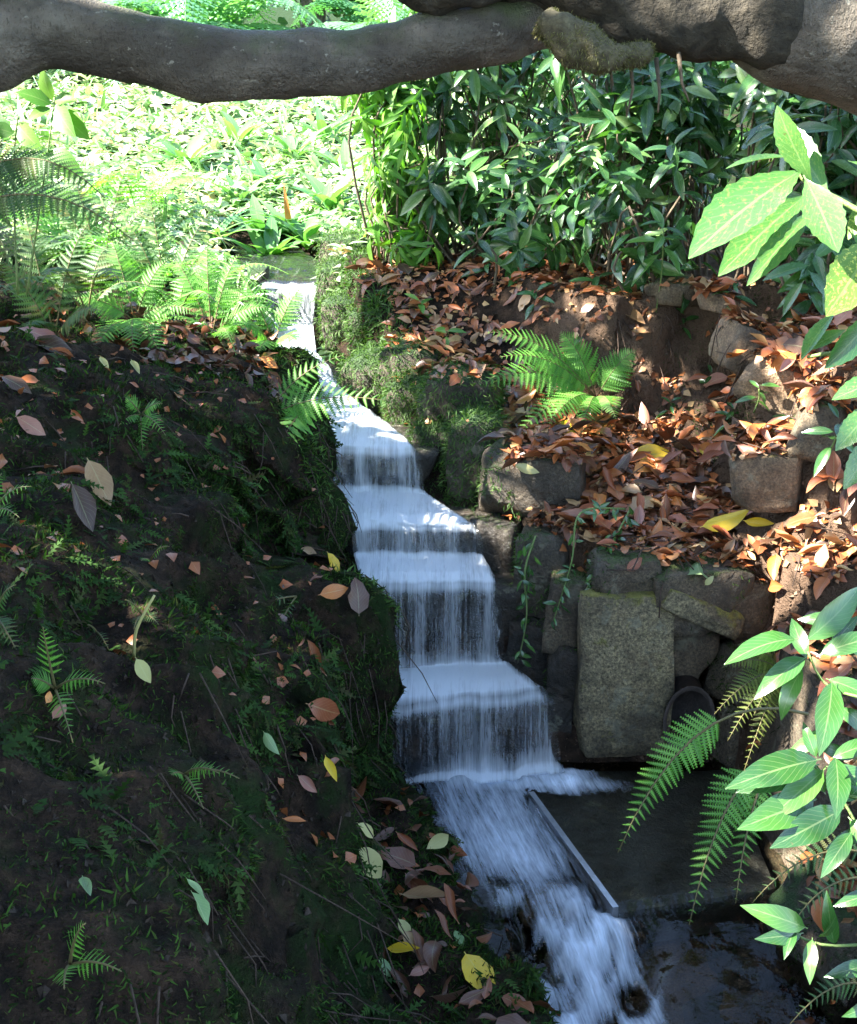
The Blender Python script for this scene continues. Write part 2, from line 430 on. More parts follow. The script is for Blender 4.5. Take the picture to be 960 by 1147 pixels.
def metal():
    m = NT('wet_metal_edging'); n = m.noise(m.pos(), 60.0, 4.0)
    return m.surf(m.princ(m.mix(n, (.45, .47, .5), (.75, .78, .82)), .28, .6, m.bump(n, .5, .004), Metallic=.85))
MAT['metal'] = metal()
def fall_mat():
    """falling and sliding white water: streaks run along the flow (uv.y = metres along flow, uv.x = metres across)"""
    m = NT('falling_water')
    uv = m.n('ShaderNodeUVMap').outputs[0]
    d = m.n('ShaderNodeAttribute', attribute_name='foam').outputs['Fac']
    s1 = m.noise(m.mapping(uv, (85, 2.2, 1)), 1.0, 3.0, .55)
    s2 = m.noise(m.mapping(uv, (17, .9, 1)), 1.0, 2.0, .5, .3)
    s3 = m.noise(m.mapping(uv, (260, 22, 1)), 1.0, 2.0, .5)
    st = m.math('ADD', m.math('MULTIPLY', s1, .62), m.math('ADD', m.math('MULTIPLY', m.math('SUBTRACT', s2, .5), .85), m.math('MULTIPLY', s3, .38)))
    fac = m.math('MULTIPLY', m.ramp(m.math('ADD', st, m.math('SUBTRACT', d, .5)), [(.20, 0.02), (.95, 1.0)]), .95)
    nb = m.bump(m.math('ADD', s1, m.math('MULTIPLY', s3, .4)), .5, .012)
    white = m.princ((.88, .93, .99), .35, .5, nb)
    tr = m.n('ShaderNodeBsdfTranslucent', {'Color': (.70, .80, .92, 1), 'Normal': nb}).outputs[0]
    white = m.n('ShaderNodeMixShader', {0: .35, 1: white, 2: tr}).outputs[0]
    clear = m.n('ShaderNodeBsdfTransparent', {'Color': (.86, .9, .92, 1)}).outputs[0]
    gl = m.n('ShaderNodeBsdfGlossy', {'Roughness': .12, 'Normal': nb}).outputs[0]
    fr = m.n('ShaderNodeFresnel', {'IOR': 1.33, 'Normal': nb}).outputs[0]
    cl = m.n('ShaderNodeMixShader', {0: fr, 1: clear, 2: gl}).outputs[0]
    return m.surf(m.n('ShaderNodeMixShader', {0: fac, 1: cl, 2: white}).outputs[0])
MAT['fall'] = fall_mat()
def pool_mat():
    m = NT('stream_water')
    P = m.pos()
    d = m.n('ShaderNodeAttribute', attribute_name='foam').outputs['Fac']
    uv = m.n('ShaderNodeUVMap').outputs[0]
    s1 = m.noise(m.mapping(uv, (64, 5, 1)), 1.0, 2.0, .5, .6)
    s2 = m.noise(m.mapping(uv, (170, 26, 1)), 1.0, 3.0, .6)
    st = m.math('ADD', m.math('MULTIPLY', s1, .6), m.math('MULTIPLY', s2, .4))
    fac = m.math('MULTIPLY', m.ramp(m.math('ADD', st, m.math('SUBTRACT', d, .5)), [(.18, 0.0), (1.0, 1.0)]), m.ramp(d, [(.02, 0.0), (.35, 1.0)]))
    rp = m.noise(P, 22.0, 3.0, .5)
    nb = m.bump(m.math('ADD', m.math('MULTIPLY', rp, .4), m.math('MULTIPLY', m.math('MULTIPLY', s1, d), 1.2)), .5, .015)
    white = m.princ((.74, .83, .96), .3, .5, nb)
    clear = m.n('ShaderNodeBsdfTransparent', {'Color': (.72, .71, .64, 1)}).outputs[0]
    gl = m.n('ShaderNodeBsdfGlossy', {'Roughness': .05, 'Normal': nb}).outputs[0]
    fr = m.n('ShaderNodeFresnel', {'IOR': 1.33, 'Normal': nb}).outputs[0]
    cl = m.n('ShaderNodeMixShader', {0: fr, 1: clear, 2: gl}).outputs[0]
    return m.surf(m.n('ShaderNodeMixShader', {0: fac, 1: cl, 2: white}).outputs[0])
MAT['water'] = pool_mat()

# ================================================================== terrain
KY = [-40, -2, 1.0, 2.0, 2.7, 3.05, 3.4, 3.7, 3.88, 3.96, 4.1, 4.33, 4.71, 5.3, 6.0, 6.6, 7.2, 8.2, 9.0]
KL = [.6, .5, .42, .36, .28, .17, .02, -.12, -.13, -.15, -.20, -.26, -.39, -.50, -.69, -.83, -1.1, -1.3, -1.4]
KR = [1.3, 1.2, 1.1, 1.03, 1.03, 1.05, 1.05, 1.02, 1.0, .56, .40, .22, -.02, -.25, -.48, -.59, -.55, -.8, -1.39]
def xl_(Y): return np.interp(Y, KY, KL)
def xr_(Y): return np.interp(Y, KY, KR)
def zb_(Y):
    return np.interp(Y, [-40, 1, 2, 2.8, 3.05, 3.4, 3.80, 3.84, 4.06, 4.10, 4.32, 4.36, 4.70, 4.74, 5.6, 5.75, 6.58, 6.64, 7.4, 8.0, 8.6, 9],
                        [-.5, -.40, -.33, -.27, -.22, -.14, -.12, .12, .14, .42, .44, .54, .58, .72, .74, .80, .82, 1.0, 1.02, 1.2, 1.3, 1.36])
def far_(X, Y):
    return 1.17 + .075 * np.clip(Y - 6.7, -3, 14) + .03 * np.clip(Y - 20.7, 0, 300) + .04 * np.clip(-X - 1.0, 0, 6)
def height(X, Y):
    X = np.asarray(X, float); Y = np.asarray(Y, float)
    zb = zb_(Y)
    P = XYZ(X, Y)
    n = fbm(P, 1.3, 3, 3)
    # left bank
    e = xl_(Y) - X
    sw = np.interp(Y, [1.5, 2.4, 3.0, 3.35, 3.7], [.42, .45, .40, .26, .0])
    shelf = zb + (np.maximum(.13 + .06 * n, zb) - zb) * ss(0, .14, e)
    e2 = np.maximum(0, e - sw)
    top = np.interp(Y, [-5, 1, 3, 5, 6.0, 7.0, 9], [1.35, 1.35, 1.36, 1.37, 1.33, 1.30, 1.34]) + .07 * np.clip(e2 - .8, 0, 3) + .035 * n
    k = .56 * ss(0, .13, e2) + .24 * ss(.1, .5, e2) + .20 * ss(.4, 1.05, e2)
    zl = np.where(sw > 0, shelf, zb) + (top - np.where(sw > 0, shelf, zb)) * k
    # right bank
    er = X - xr_(Y)
    ter = .74 + .13 * ss(3.95, 5.0, Y) + .28 * np.clip(X - 1.0, 0, 1.0) * ss(3.2, 3.7, Y) + .03 * n
    ybk = np.interp(X, [-.25, .55, .9, 3], [4.78, 4.86, 5.02, 5.02])
    wid = np.interp(X, [-.6, .2, .8, 2], [1.5, 1.3, .33, .33])
    back = ss(ybk, ybk + wid, Y)
    rb = ss(1.10, 1.48, X) * ss(3.75, 4.1, Y)
    up = np.maximum(back, rb)
    zr = ter + (1.38 + .05 * n - ter) * up
    zr = np.where(Y > 6.2, zr + (np.maximum(far_(X, Y), 1.3) - zr) * ss(6.2, 7.2, Y), zr)
    # near right slope (below the boulder)
    nr = np.where(Y < 3.76, np.clip(-.25 + 2.3 * er, -.4, .74 + .1 * np.clip(X - 1.2, 0, 3)), zr)
    zr = nr + (zr - nr) * ss(3.15, 3.75, Y)
    kr = ss(.03, .14, er)
    zr2 = zb + (zr - zb) * kr
    tun = ss(.14, .11, np.abs(X - .915)) * ss(4.16, 4.13, Y) * ss(3.80, 3.84, Y)
    zr2 = zr2 + (-.05 - zr2) * tun
    z = np.where(X < xl_(Y), zl, np.where(X > xr_(Y), zr2, zb))
    far = far_(X, Y)
    z = z + (far - z) * ss(6.9, 8.9, Y) * np.where((X > xl_(Y)) & (X < xr_(Y)), ss(7.7, 8.6, Y), 1)
    return z
def axis(lo, hi, step, far, g=1.22):
    a = list(np.arange(lo, hi + 1e-6, step)); s = step; up = hi; dn = lo; A, B = [], []
    while up < far: s *= g; up += s; A.append(up)
    s = step
    while dn > -far: s *= g; dn -= s; B.append(dn)
    return np.array(B[::-1] + a + A)
gx = axis(-2.4, 2.2, .024, 500); gy = axis(1.4, 7.6, .024, 500)
GX, GY = np.meshgrid(gx, gy, indexing='ij')
GZ = height(GX, GY)
dzx = np.gradient(GZ, axis=0) / np.gradient(GX, axis=0); dzy = np.gradient(GZ, axis=1) / np.gradient(GY, axis=1)
NRM = unit(np.stack([-dzx, -dzy, np.ones_like(GZ)], -1))
PG = np.stack([GX, GY, GZ], -1)
near = ss(-3.2, -2.2, GX) * ss(3.0, 2.0, GX) * ss(.6, 1.5, GY) * ss(9, 7.5, GY)
lump = fbm(PG, 2.0, 3, 11) * .26 + np.abs(fbm(PG, 3.6, 3, 21)) * -.30 + fbm(PG, 11.0, 3, 31) * .055
lump += (.10 * fbm(PG * np.array([3.0, 8.0, 2.2]), 1.0, 3, 41) + .07 * fbm(PG, 7.5, 2, 42)) * (1 - .7 * ss(.6, .95, NRM[..., 2]))
isleft = ss(.02, -.06, GX - xl_(GY))
isright = ss(-.02, .1, GX - xr_(GY))
amp = near * (isleft * 1.0 + isright * .30 + .06)
flatn = ss(.55, .95, NRM[..., 2])
earth = near * isright * ss(4.6, 4.9, GY) * ss(5.9, 5.4, GY) * ss(.4, .8, GX)
earth = np.maximum(earth, near * isright * ss(1.0, 1.15, GX) * ss(3.3, 3.7, GY) * ss(5.4, 5.0, GY) * .7)
PG = PG + NRM * (lump * amp * (1 - .55 * flatn) + earth * (.07 * fbm(PG, 7.0, 3, 91) + .05 * fbm(PG, 19.0, 2, 92) - .05 * np.abs(fbm(PG, 10.0, 2, 93))))[..., None]
farn = (1 - near) * ss(5, 30, np.hypot(GX, GY)) * fbm(XYZ(GX, GY), .12, 3, 5) * .5
PG[..., 2] += farn
nx, ny = GX.shape
ii = np.arange(nx * ny).reshape(nx, ny)
GF = np.stack([ii[:-1, :-1], ii[1:, :-1], ii[1:, 1:], ii[:-1, 1:]], -1).reshape(-1, 4)
mossy = np.clip(.46 * isleft + .28 * isright + .35 * ss(6, 7, GY) - .30 * ss(1.0, 1.1, GX) * ss(6, 5, GY) + .1 * (1 - flatn), 0, 1)
red = isright * ss(3.3, 3.8, GY) * ss(6.5, 5.6, GY) * ss(.3, .6, GX)
gme = mesh('ground', PG.reshape(-1, 3), GF, attrs={'mossy': mossy, 'red': red})
ground = tag(link('ground', gme, MAT['ground']), kind='structure')
GV = PG.reshape(-1, 3)
BV = BVHTree.FromPolygons(GV.tolist(), GF.tolist())
BVS = []                                          # more colliders (stones)
def cast(o, d, bv=None):
    best = None
    for b in [BV] + BVS if bv is None else bv:
        h = b.ray_cast(Vector(o), Vector(d))
        if h[0] is not None and (best is None or h[3] < best[3]): best = h
    if best is None: return None, None
    n = best[1]
    if n.dot(Vector(d)) > 0: n = -n
    return np.array(best[0]), np.array(n)
def G(x, y): return cast(CAM, ray(x, y) / np.linalg.norm(ray(x, y)))      # where a pixel's ray meets the ground or a stone
def DROP(X, Y, z0=3.0): return cast((X, Y, z0), (0, 0, -1))

# ================================================================== stones
def stone_mesh(name, size, seed, box=.55, n=9, rough=.05):
    """rounded irregular block, centred"""
    t = np.tan(np.linspace(-1, 1, n + 1) * math.pi / 4)
    V, F = [], []
    A, B = np.meshgrid(t, t, indexing='ij')
    one = np.ones_like(A)
    for k, (p, q, r) in enumerate([(one, A, B), (-one, B, A), (B, one, A), (A, -one, B), (A, B, one), (B, A, -one)]):
        S = np.stack([p, q, r], -1).reshape(-1, 3)
        base = k * (n + 1) ** 2
        V.append(S)
        i = np.arange((n + 1) ** 2).reshape(n + 1, n + 1) + base
        F.append(np.stack([i[:-1, :-1], i[1:, :-1], i[1:, 1:], i[:-1, 1:]], -1).reshape(-1, 4))
    V = np.vstack(V); F = np.vstack(F)
    # merge duplicates
    key = np.round(V * 1e4).astype(np.int64)
    _, first, inv = np.unique(key, axis=0, return_index=True, return_inverse=True)
    V = V[first]; F = inv.reshape(-1)[F]
    sph = unit(V)
    U = sph * (1 - box) * 1.15 + V * box
    off = seed * 7.31
    U = U * (1 + .10 * fbm(sph + off, 1.1, 2, seed)[:, None])
    # flat chips
    r2 = np.random.default_rng(seed)
    for _ in range(7):
        d = unit(r2.normal(size=3)); c = .98 + .32 * r2.random()
        k = U @ d; U = U - np.maximum(0, k - c)[:, None] * d * .9
    P = U * np.asarray(size) * .5
    P = P + unit(U) * ((fbm(P + off, 6.0, 4, seed + 5) - .5 * np.abs(fbm(P + off, 11.0, 3, seed + 9))) * rough * min(size) * 2.6)[:, None]
    return mesh(name, P, F)
def rot(rx=0, ry=0, rz=0):
    return (Matrix.Rotation(rz, 4, 'Z') @ Matrix.Rotation(ry, 4, 'Y') @ Matrix.Rotation(rx, 4, 'X'))
SEED = [100]
def stone(name, c, size, mat, parent=None, r=(0, 0, 0), box=.55, n=9, rough=.05, collide=True):
    SEED[0] += 1
    me = stone_mesh(name, size, SEED[0], box, n, rough)
    M = Matrix.Translation(Vector(c)) @ rot(*r)
    o = link(name, me, MAT[mat], parent, M)
    if collide:
        vs = np.empty(len(me.vertices) * 3, np.float32); me.vertices.foreach_get('co', vs)
        Mn = np.array(M); vs = vs.reshape(-1, 3) @ Mn[:3, :3].T + Mn[:3, 3]
        BVS.append(BVHTree.FromPolygons(vs.tolist(), [tuple(p.vertices) for p in me.polygons]))
    return o
def stone_px(name, x0, y0, x1, y1, Y, dep, mat, parent=None, r=(0, 0, 0), box=.55, n=9, rough=.05):
    """a stone whose front face fills the pixel rectangle at world distance Y; dep = its depth in metres"""
    a = Py(x0, y0, Y); b = Py(x1, y1, Y)
    w = abs(b[0] - a[0]); h = abs(a[2] - b[2])
    c = ((a[0] + b[0]) / 2, Y + dep / 2, (a[2] + b[2]) / 2)
    return stone(name, c, (w, dep, h), mat, parent, r, box, n, rough)

# --- right retaining wall at the stream
wall = thing('retaining_wall', (.75, 3.95, 0), 'low dry stone retaining wall beside the pool, below the leaf-covered terrace', 'wall')
slab = stone_px('stone', 652, 672, 746, 848, 3.80, .16, 'granite', wall, (-.05, .0, .03), .93, 14, .03)
slab['label'] = 'large upright speckled granite block with yellowish lichen'
stone_px('stone', 664, 628, 738, 674, 3.86, .22, 'stone', wall, (0, .05, .1), .84)
stone_px('stone', 736, 640, 776, 682, 3.88, .2, 'stone', wall, (0, -.1, 0), .82)
stone_px('stone', 772, 660, 798, 706, 3.87, .2, 'stone_tan', wall, (0, .1, 0), .86)
stone_px('stone', 795, 655, 858, 716, 3.86, .22, 'stone', wall, (0, .1, .2), .84)
li = stone_px('stone', 738, 676, 842, 706, 3.80, .16, 'granite', wall, (.1, .42, 0), .8)
li['label'] = 'long slanting lintel stone over the drain mouth'
stone_px('stone', 744, 706, 800, 762, 3.88, .16, 'stone', wall, (0, .3, 0), .86)
stone_px('stone', 808, 735, 856, 800, 3.82, .18, 'stone', wall, (0, .15, .3), .84)
stone_px('stone', 806, 796, 856, 900, 3.80, .18, 'stone', wall, (0, 0, .4), .84)
stone_px('stone', 616, 655, 662, 735, 3.93, .16, 'stone', wall, (.0, 0, -.3), .88)
stone_px('stone', 618, 728, 658, 815, 3.90, .16, 'stone_wet', wall, (0, .05, -.3), .88)
st = stone_px('stone', 583, 606, 640, 716, 4.08, .2, 'stone_damp', wall, (0, .0, -.3), .8)
st['label'] = 'upright block with moss on its stream side'
stone_px('stone', 575, 700, 626, 790, 4.02, .2, 'stone_wet', wall, (0, .05, -.3), .86)
st = stone_px('stone', 541, 512, 655, 600, 4.36, .34, 'stone_damp', wall, (.05, .04, -.22), .84, 12)
st['label'] = 'flat-topped wet block with a fallen leaf on it'
stone_px('stone', 520, 590, 585, 690, 4.30, .22, 'stone_wet', wall, (0, 0, -.4), .86)
stone('stone', (.915, 4.03, .61), (.36, .42, .24), 'stone', wall, (0, 0, .1), .9, 10)
# --- boulders right of the pool
b = stone('boulder', Py(905, 905, 3.28) + np.array([.14, .1, 0]), (.40, .62, .86), 'stone', None, (.05, .12, .12), .72, 16, .04)
tag(b, 'tall brown boulder at the right edge of the pool', 'boulder')
b = stone('boulder', Py(925, 790, 3.55) + np.array([.02, .1, 0]), (.28, .34, .30), 'stone_tan', None, (.1, -.1, .3), .55, 12, .05)
tag(b, 'small tan boulder wedged on top of the tall one', 'boulder')
b = stone('boulder', Py(935, 1060, 2.85) + np.array([.06, .1, -.05]), (.36, .4, .4), 'stone_moss', None, (.1, .2, .5), .5, 12, .06)
tag(b, 'mossy dark boulder at the lower right corner of the stream', 'boulder')
# --- stones set in the upper right bank
up = thing('bank_stones', (1.35, 4.3, 1.0), 'tan stones set into the earth bank above the terrace', 'stone wall')
for (x0, y0, x1, y1, Y, r, m) in [(815, 372, 862, 425, 4.5, (0, .4, .2), 'stone_tan'), (848, 402, 932, 466, 4.3, (.2, .3, -.5), 'stone_tan'),
                                  (832, 508, 908, 576, 4.0, (.1, -.1, -.4), 'stone_tan'), (905, 455, 960, 520, 3.95, (0, .2, -.3), 'stone'),
                                  (735, 318, 790, 345, 5.25, (0, 0, .2), 'stone'), (790, 330, 830, 352, 5.0, (0, 0, 0), 'stone_tan')]:
    stone_px('stone', x0, y0, x1, y1, Y, .26, m, up, r, .84, 10)
# --- mossy kerb stones on the right side of the upper stream
kerb = [(505, 470, 560, 585, 4.62, .2), (462, 480, 520, 560, 4.85, .22), (478, 425, 560, 500, 4.88, .3), (440, 430, 495, 490, 5.15, .26), (430, 392, 500, 450, 5.35, .3),
        (385, 400, 450, 470, 5.5, .26), (395, 352, 450, 405, 5.9, .3), (365, 340, 410, 400, 6.1, .3), (355, 300, 410, 350, 6.5, .3), (362, 268, 420, 312, 6.9, .35)]
for i, (x0, y0, x1, y1, Y, dp) in enumerate(kerb):
    o = stone_px('kerb_stone', x0, y0, x1, y1, Y, dp, 'stone_moss', None, (0, 0, -.4 + .1 * (i % 3)), .5, 9, .06)
    tag(o, ['tall mossy kerb stone by the middle waterfall step', 'dark wet kerb stone behind the tall mossy one', 'broad moss-capped kerb stone below the fern',
            'mossy kerb stone right of the narrow fall', 'rounded mossy kerb stone under the drooping fern tip', 'dark low kerb stone at the bend of the stream',
            'moss-covered kerb stone below the litter slope', 'bright mossy kerb stone beside the sunlit chute', 'mossy kerb stone right of the highest fall', 'farthest kerb stone, by the top pool'][i],
        'kerb stone', 'kerb stones along the right of the stream')
# left edge stones above the highest fall
o = stone_px('stream_stone', 266, 302, 300, 330, 6.75, .25, 'stone_moss', None, (0, 0, 0), .5)
tag(o, 'pale rounded stone left of the highest fall', 'stone')

# --- stone steps under the water
casc = thing('stone_cascade', (.0, 4.2, 0), 'flight of dark wet stone steps carrying the waterfall', 'stone steps')
STEPS = [(3.80, .255, .36, -.28, .52), (4.06, .565, .38, -.36, .42), (4.32, .69, .42, -.42, .30), (4.70, .865, .64, -.56, .06), (6.58, 1.135, .6, -1.05, -.5)]
LOW = [-.12, .2, .5, .62, .8]
for (Y, zt, dp, x0, x1), zl in zip(STEPS, LOW):
    zt -= .022; Y += .02
    stone('step_stone', ((x0 + x1) / 2, Y + dp / 2 + .03, (zt + zl) / 2), (x1 - x0, dp, zt - zl), 'stone_wet', casc, (0, 0, -.04), .95, 12, .03)
stone('step_stone', (-.62, 5.78, .72), (.5, .4, .40), 'stone_wet', casc, (0, 0, -.3), .8, 10, .05)

# --- pool slab, metal edging, drain
A_ = np.array([.348, 3.62]); B_ = np.array([.55, 3.02]); C_ = np.array([.80, 3.087])
def prism(name, poly, z0, z1, mat, parent=None):
    n = len(poly); V = [(x, y, z0) for x, y in poly] + [(x, y, z1) for x, y in poly]
    me = bpy.data.meshes.new(name)
    me.from_pydata(V, [], [tuple(range(n))[::-1], tuple(range(n, 2 * n))] + [(i, (i + 1) % n, n + (i + 1) % n, n + i) for i in range(n)])
    me.update()
    return link(name, me, MAT[mat], parent)
o = prism('pool_slab', [(.36, 3.66), (.565, 3.045), (.80, 3.10), (1.06, 3.16), (1.06, 3.84), (.40, 3.84)], -.16, -.03, 'slab')
tag(o, 'flat grey slab under the still water of the side basin', 'stone slab')
d = unit(np.append(B_ - A_, 0)); s = np.cross(d, (0, 0, 1))
q = [A_ - s[:2] * .009, B_ - s[:2] * .009, B_ + s[:2] * .009, A_ + s[:2] * .009]
o = prism('metal_edging', [tuple(x) for x in q], -.1, .012, 'metal')
tag(o, 'straight bright metal edging strip splitting the pool from the side basin', 'edging strip')
# drain pipe
pc = Py(772, 808, 3.76)
V, F = [], []
nn = 28
for (r, y) in ((.125, 0), (.108, 0), (.108, .42)):
    for i in range(nn):
        a = 2 * math.pi * i / nn
        V.append((pc[0] + r * .72 * math.cos(a), 3.76 + y, pc[2] + r * 1.1 * math.sin(a)))
for k in range(2):
    for i in range(nn): F.append((k * nn + i, k * nn + (i + 1) % nn, (k + 1) * nn + (i + 1) % nn, (k + 1) * nn + i))
V.append((pc[0], 4.2, pc[2])); T = [(2 * nn + i, 2 * nn + (i + 1) % nn, 3 * nn) for i in range(nn)]
o = link('drain_pipe', mesh('drain_pipe', V, [np.array(F), np.array(T)]), MAT['clay'])
tag(o, 'dark round drain mouth in the wall beside the granite block', 'drain pipe')

# --- stones in the stream bed
sb = [(590, 955, -.04, .13, 'cobble'), (555, 988, -.03, .13, 'stone_wet'), (612, 1000, -.05, .15, 'cobble'), (560, 1035, -.09, .12, 'stone_wet'), (640, 1060, -.13, .13, 'cobble'),
      (590, 1085, -.15, .13, 'stone_wet'), (665, 1115, -.17, .14, 'cobble'), (700, 1035, -.12, .12, 'stone_wet'), (505, 980, -.01, .13, 'stone_wet'), (640, 1030, -.10, .10, 'stone_wet'),
      (760, 1075, -.17, .22, 'cobble'), (830, 1060, -.16, .20, 'stone_wet'), (800, 1120, -.2, .2, 'stone_wet'), (740, 1130, -.2, .16, 'cobble'), (845, 1120, -.19, .18, 'cobble')]
lab = ['brown stone under the thin water left of the metal strip', 'reddish stone at the head of the rapids', 'brown cobble beside the end of the metal strip', 'dark stone in the middle of the upper rapids',
       'brown cobble splitting the white rapids', 'dark stone under the left side of the rapids', 'brown cobble in the rapids at the bottom edge', 'dark wet stone below the corner of the slab',
       'dark stone at the left waterline of the pool', 'small dark stone just below the metal strip', 'large brown submerged stone in the calm shallows', 'dark submerged stone under the hanging fern',
       'dark submerged stone at the bottom edge right of the rapids', 'small brown submerged stone near the rapids', 'brown submerged stone beside the right bank']
for (x, y, z, s_, m), l in zip(sb, lab):
    p = Pz(x, y, z)
    o = stone('stream_stone', (p[0], p[1], z - .055), (s_ * 1.25, s_ * 1.1, s_ * .5), m, None, (0, 0, x * .1), .3, 8, .05, False)
    tag(o, l, 'stone', 'stones in the stream bed')

# ================================================================== water
prof = [(8.1, 1.185), (7.2, 1.18), (6.72, 1.175), (6.60, 1.155), (6.56, 1.03), (6.53, .985), (6.35, .968), (5.95, .955), (5.72, .948), (5.66, .92), (5.60, .905), (5.31, .903), (4.80, .896), (4.72, .885),
        (4.685, .85), (4.66, .74), (4.63, .722), (4.40, .718), (4.34, .708), (4.305, .68), (4.285, .61), (4.255, .598), (4.13, .594), (4.08, .58), (4.045, .54), (4.01, .33), (3.985, .298),
        (3.88, .290), (3.82, .275), (3.78, .23), (3.735, .03), (3.70, .006)]
pp = np.array(prof); seg = np.r_[0, np.cumsum(np.linalg.norm(np.diff(pp, axis=0), axis=1))]
S = np.arange(0, seg[-1], .010)
py = np.interp(S, seg, pp[:, 0]); pz = np.interp(S, seg, pp[:, 1])
ker = np.array([.2, .6, .2])
py[1:-1] = np.convolve(py, ker, 'valid'); pz[1:-1] = np.convolve(pz, ker, 'valid')
wl = np.interp(py, [3.70, 3.82, 4.05, 4.33, 4.70, 5.3, 6.0, 6.6, 7.2, 8.1], [-.16, -.16, -.235, -.29, -.42, -.53, -.73, -.87, -1.1, -1.25])
wr = np.interp(py, [3.70, 3.78, 3.86, 4.0, 4.06, 4.30, 4.36, 4.68, 4.74, 5.3, 6.0, 6.52, 6.6, 7.2, 8.1], [.48, .44, .36, .28, .245, .20, .15, -.03, -.075, -.31, -.55, -.61, -.59, -.6, -.9])
U = np.linspace(0, 1, 90)
WX = wl[:, None] + (wr - wl)[:, None] * U[None]
WY = np.repeat(py[:, None], 90, 1); WZ = np.repeat(pz[:, None], 90, 1)
slope = np.abs(np.gradient(pz)) / (np.abs(np.gradient(py)) + np.abs(np.gradient(pz)) + 1e-9)
Q = np.stack([WX * 1.0, S[:, None] * .12 + 0 * WX, 0 * WX], -1)
WY = WY + .05 * fbm(np.stack([WX, 0 * WX, np.floor(WY * 3)], -1), 7.0, 3, 3) * ss(.1, .6, slope)[:, None] + .05 * np.sin(WY * 5.1 + 1.0) * (U[None] - .5) * ss(6.4, 5.2, WY) + .02 * fbm(XYZ(WX, 0 * WX), 3.0, 2, 4)
strand = fbm(np.stack([WX, S[:, None] * .15 + 0 * WX, 0 * WX], -1), 38.0, 3, 9)
WY -= .014 * strand * slope[:, None]
WZ += .007 * fbm(np.stack([WX, S[:, None] * .5 + 0 * WX, 0 * WX], -1), 18.0, 3, 8) * (1 - slope)[:, None]
# step 1 bows outwards to the right as it falls
bow = ss(3.84, 3.70, WY)
WY += bow * (.10 * (U[None] - .55) ** 2 - .03 * fbm(XYZ(WX, 0 * WX), 6.0, 2, 44) - .025)
# foam: where the water is aerated
base = .50 + 0 * WX
tread = (1 - slope)[:, None]
base = .36 + .54 * ss(.35, .75, tread)
for yy in (6.50, 6.3, 6.1, 4.60, 4.22, 3.95): base = base + .16 * np.exp(-((WY - yy) / .10) ** 2) * tread
base = base + .15 * ss(5.65, 6.0, WY) * ss(6.62, 6.5, WY)
lip = np.exp(-((WY - 5.68) / .035) ** 2); base -= .25 * lip
base -= .85 * ss(6.64, 6.72, WY)
s1f = ss(3.80, 3.77, WY) * ss(.6, .2, U[None]); base -= .12 * s1f
s2f = ss(4.09, 4.06, WY) * ss(4.0, 4.03, WY); base -= .10 * s2f * (1 - ss(.1, .8, U[None]) * .6)
edgen = .05 + .05 * fbm(np.stack([S[:, None] + 0 * WX, U[None] * 0 + 0 * WX, 0 * WX], -1), 14.0, 3, 55)
base -= .6 * (ss(edgen, 0, U[None]) + ss(1 - edgen, 1.0, U[None]))
base += .10 * fbm(np.stack([WX, WY, WZ], -1), 5.0, 2, 77)
base += .25 * ss(.10, .03, WZ) * ss(.15, .5, U[None])
base -= .8 * ss(.015, .0, WZ)
for (y0, z0) in ((4.70, .87), (4.325, .70), (4.065, .565), (3.80, .25), (6.59, 1.14)):
    base += .22 * np.exp(-((WZ - z0) / .012) ** 2) * (np.abs(WY - y0) < .09)
iw = np.arange(len(S) * 90).reshape(len(S), 90)
WFc = np.stack([iw[:-1, :-1], iw[1:, :-1], iw[1:, 1:], iw[:-1, 1:]], -1).reshape(-1, 4)
WUV = np.stack([WX, S[:, None] + 0 * WX], -1).reshape(-1, 2)
o = link('waterfall', mesh('waterfall', np.stack([WX, WY, WZ], -1).reshape(-1, 3), WFc, WUV, attrs={'foam': base}), MAT['fall'])
tag(o, 'white silky water sliding down the stone steps', None, None, 'structure')

# pool and rapids surface
qx = np.arange(-.5, 1.35, .0125); qy = np.arange(.2, 3.97, .0125)
QX, QY = np.meshgrid(qx, qy, indexing='ij')
sdist = (QX - A_[0]) * s[0] + (QY - A_[1]) * s[1]
if ((C_ - A_) @ s[:2]) < 0: sdist = -sdist           # >0 on the basin side
yfront = np.interp(QX, [.3, .55, .80, 1.1], [3.0, 3.03, 3.092, 3.15])
basin = (sdist > -.004) & (QY > yfront)
zw = np.interp(QY + .05 * fbm(XYZ(QX, QY), 5.0, 2, 2), [.2, 1.2, 2.0, 2.6, 2.85, 3.05, 3.18, 3.4, 3.62, 3.95], [-.34, -.27, -.2, -.135, -.085, -.018, -.009, -.006, -.002, 0])
calm = ss(.52, .75, QX) * (QY < yfront)
zw = np.where(calm > 0, zw + (np.clip(-.03 - .10 * (3.0 - QY), -.2, -.03) - zw) * calm, zw)
rap = ss(3.25, 3.05, QY) * (1 - calm) * ss(.10, .25, QX - xl_(QY) + .15)
turb = fbm(XYZ(QX, QY * .6), 9.0, 4, 14)
zw = zw + turb * .075 * rap + .006 * fbm(XYZ(QX, QY), 12.0, 2, 15) * (1 - rap)
zq = np.where(basin, .002 + .0015 * fbm(XYZ(QX, QY), 8.0, 2, 16), zw)
foam = .0 * QX
fd = np.hypot((QX - np.clip(QX, .0, .48)) * 1.0, QY - 3.72)
foam += .80 * np.exp(-(fd / .10) ** 2) * (.5 + .5 * ss(.0, .3, QX)) * (1 + .45 * fbm(XYZ(QX, QY), 11.0, 3, 69))
plume = np.exp(-(((QX - .52) / .16) ** 2 + ((QY - 3.70 + .1 * (QX - .4)) / .055) ** 2)); foam = np.maximum(foam, .66 * plume)
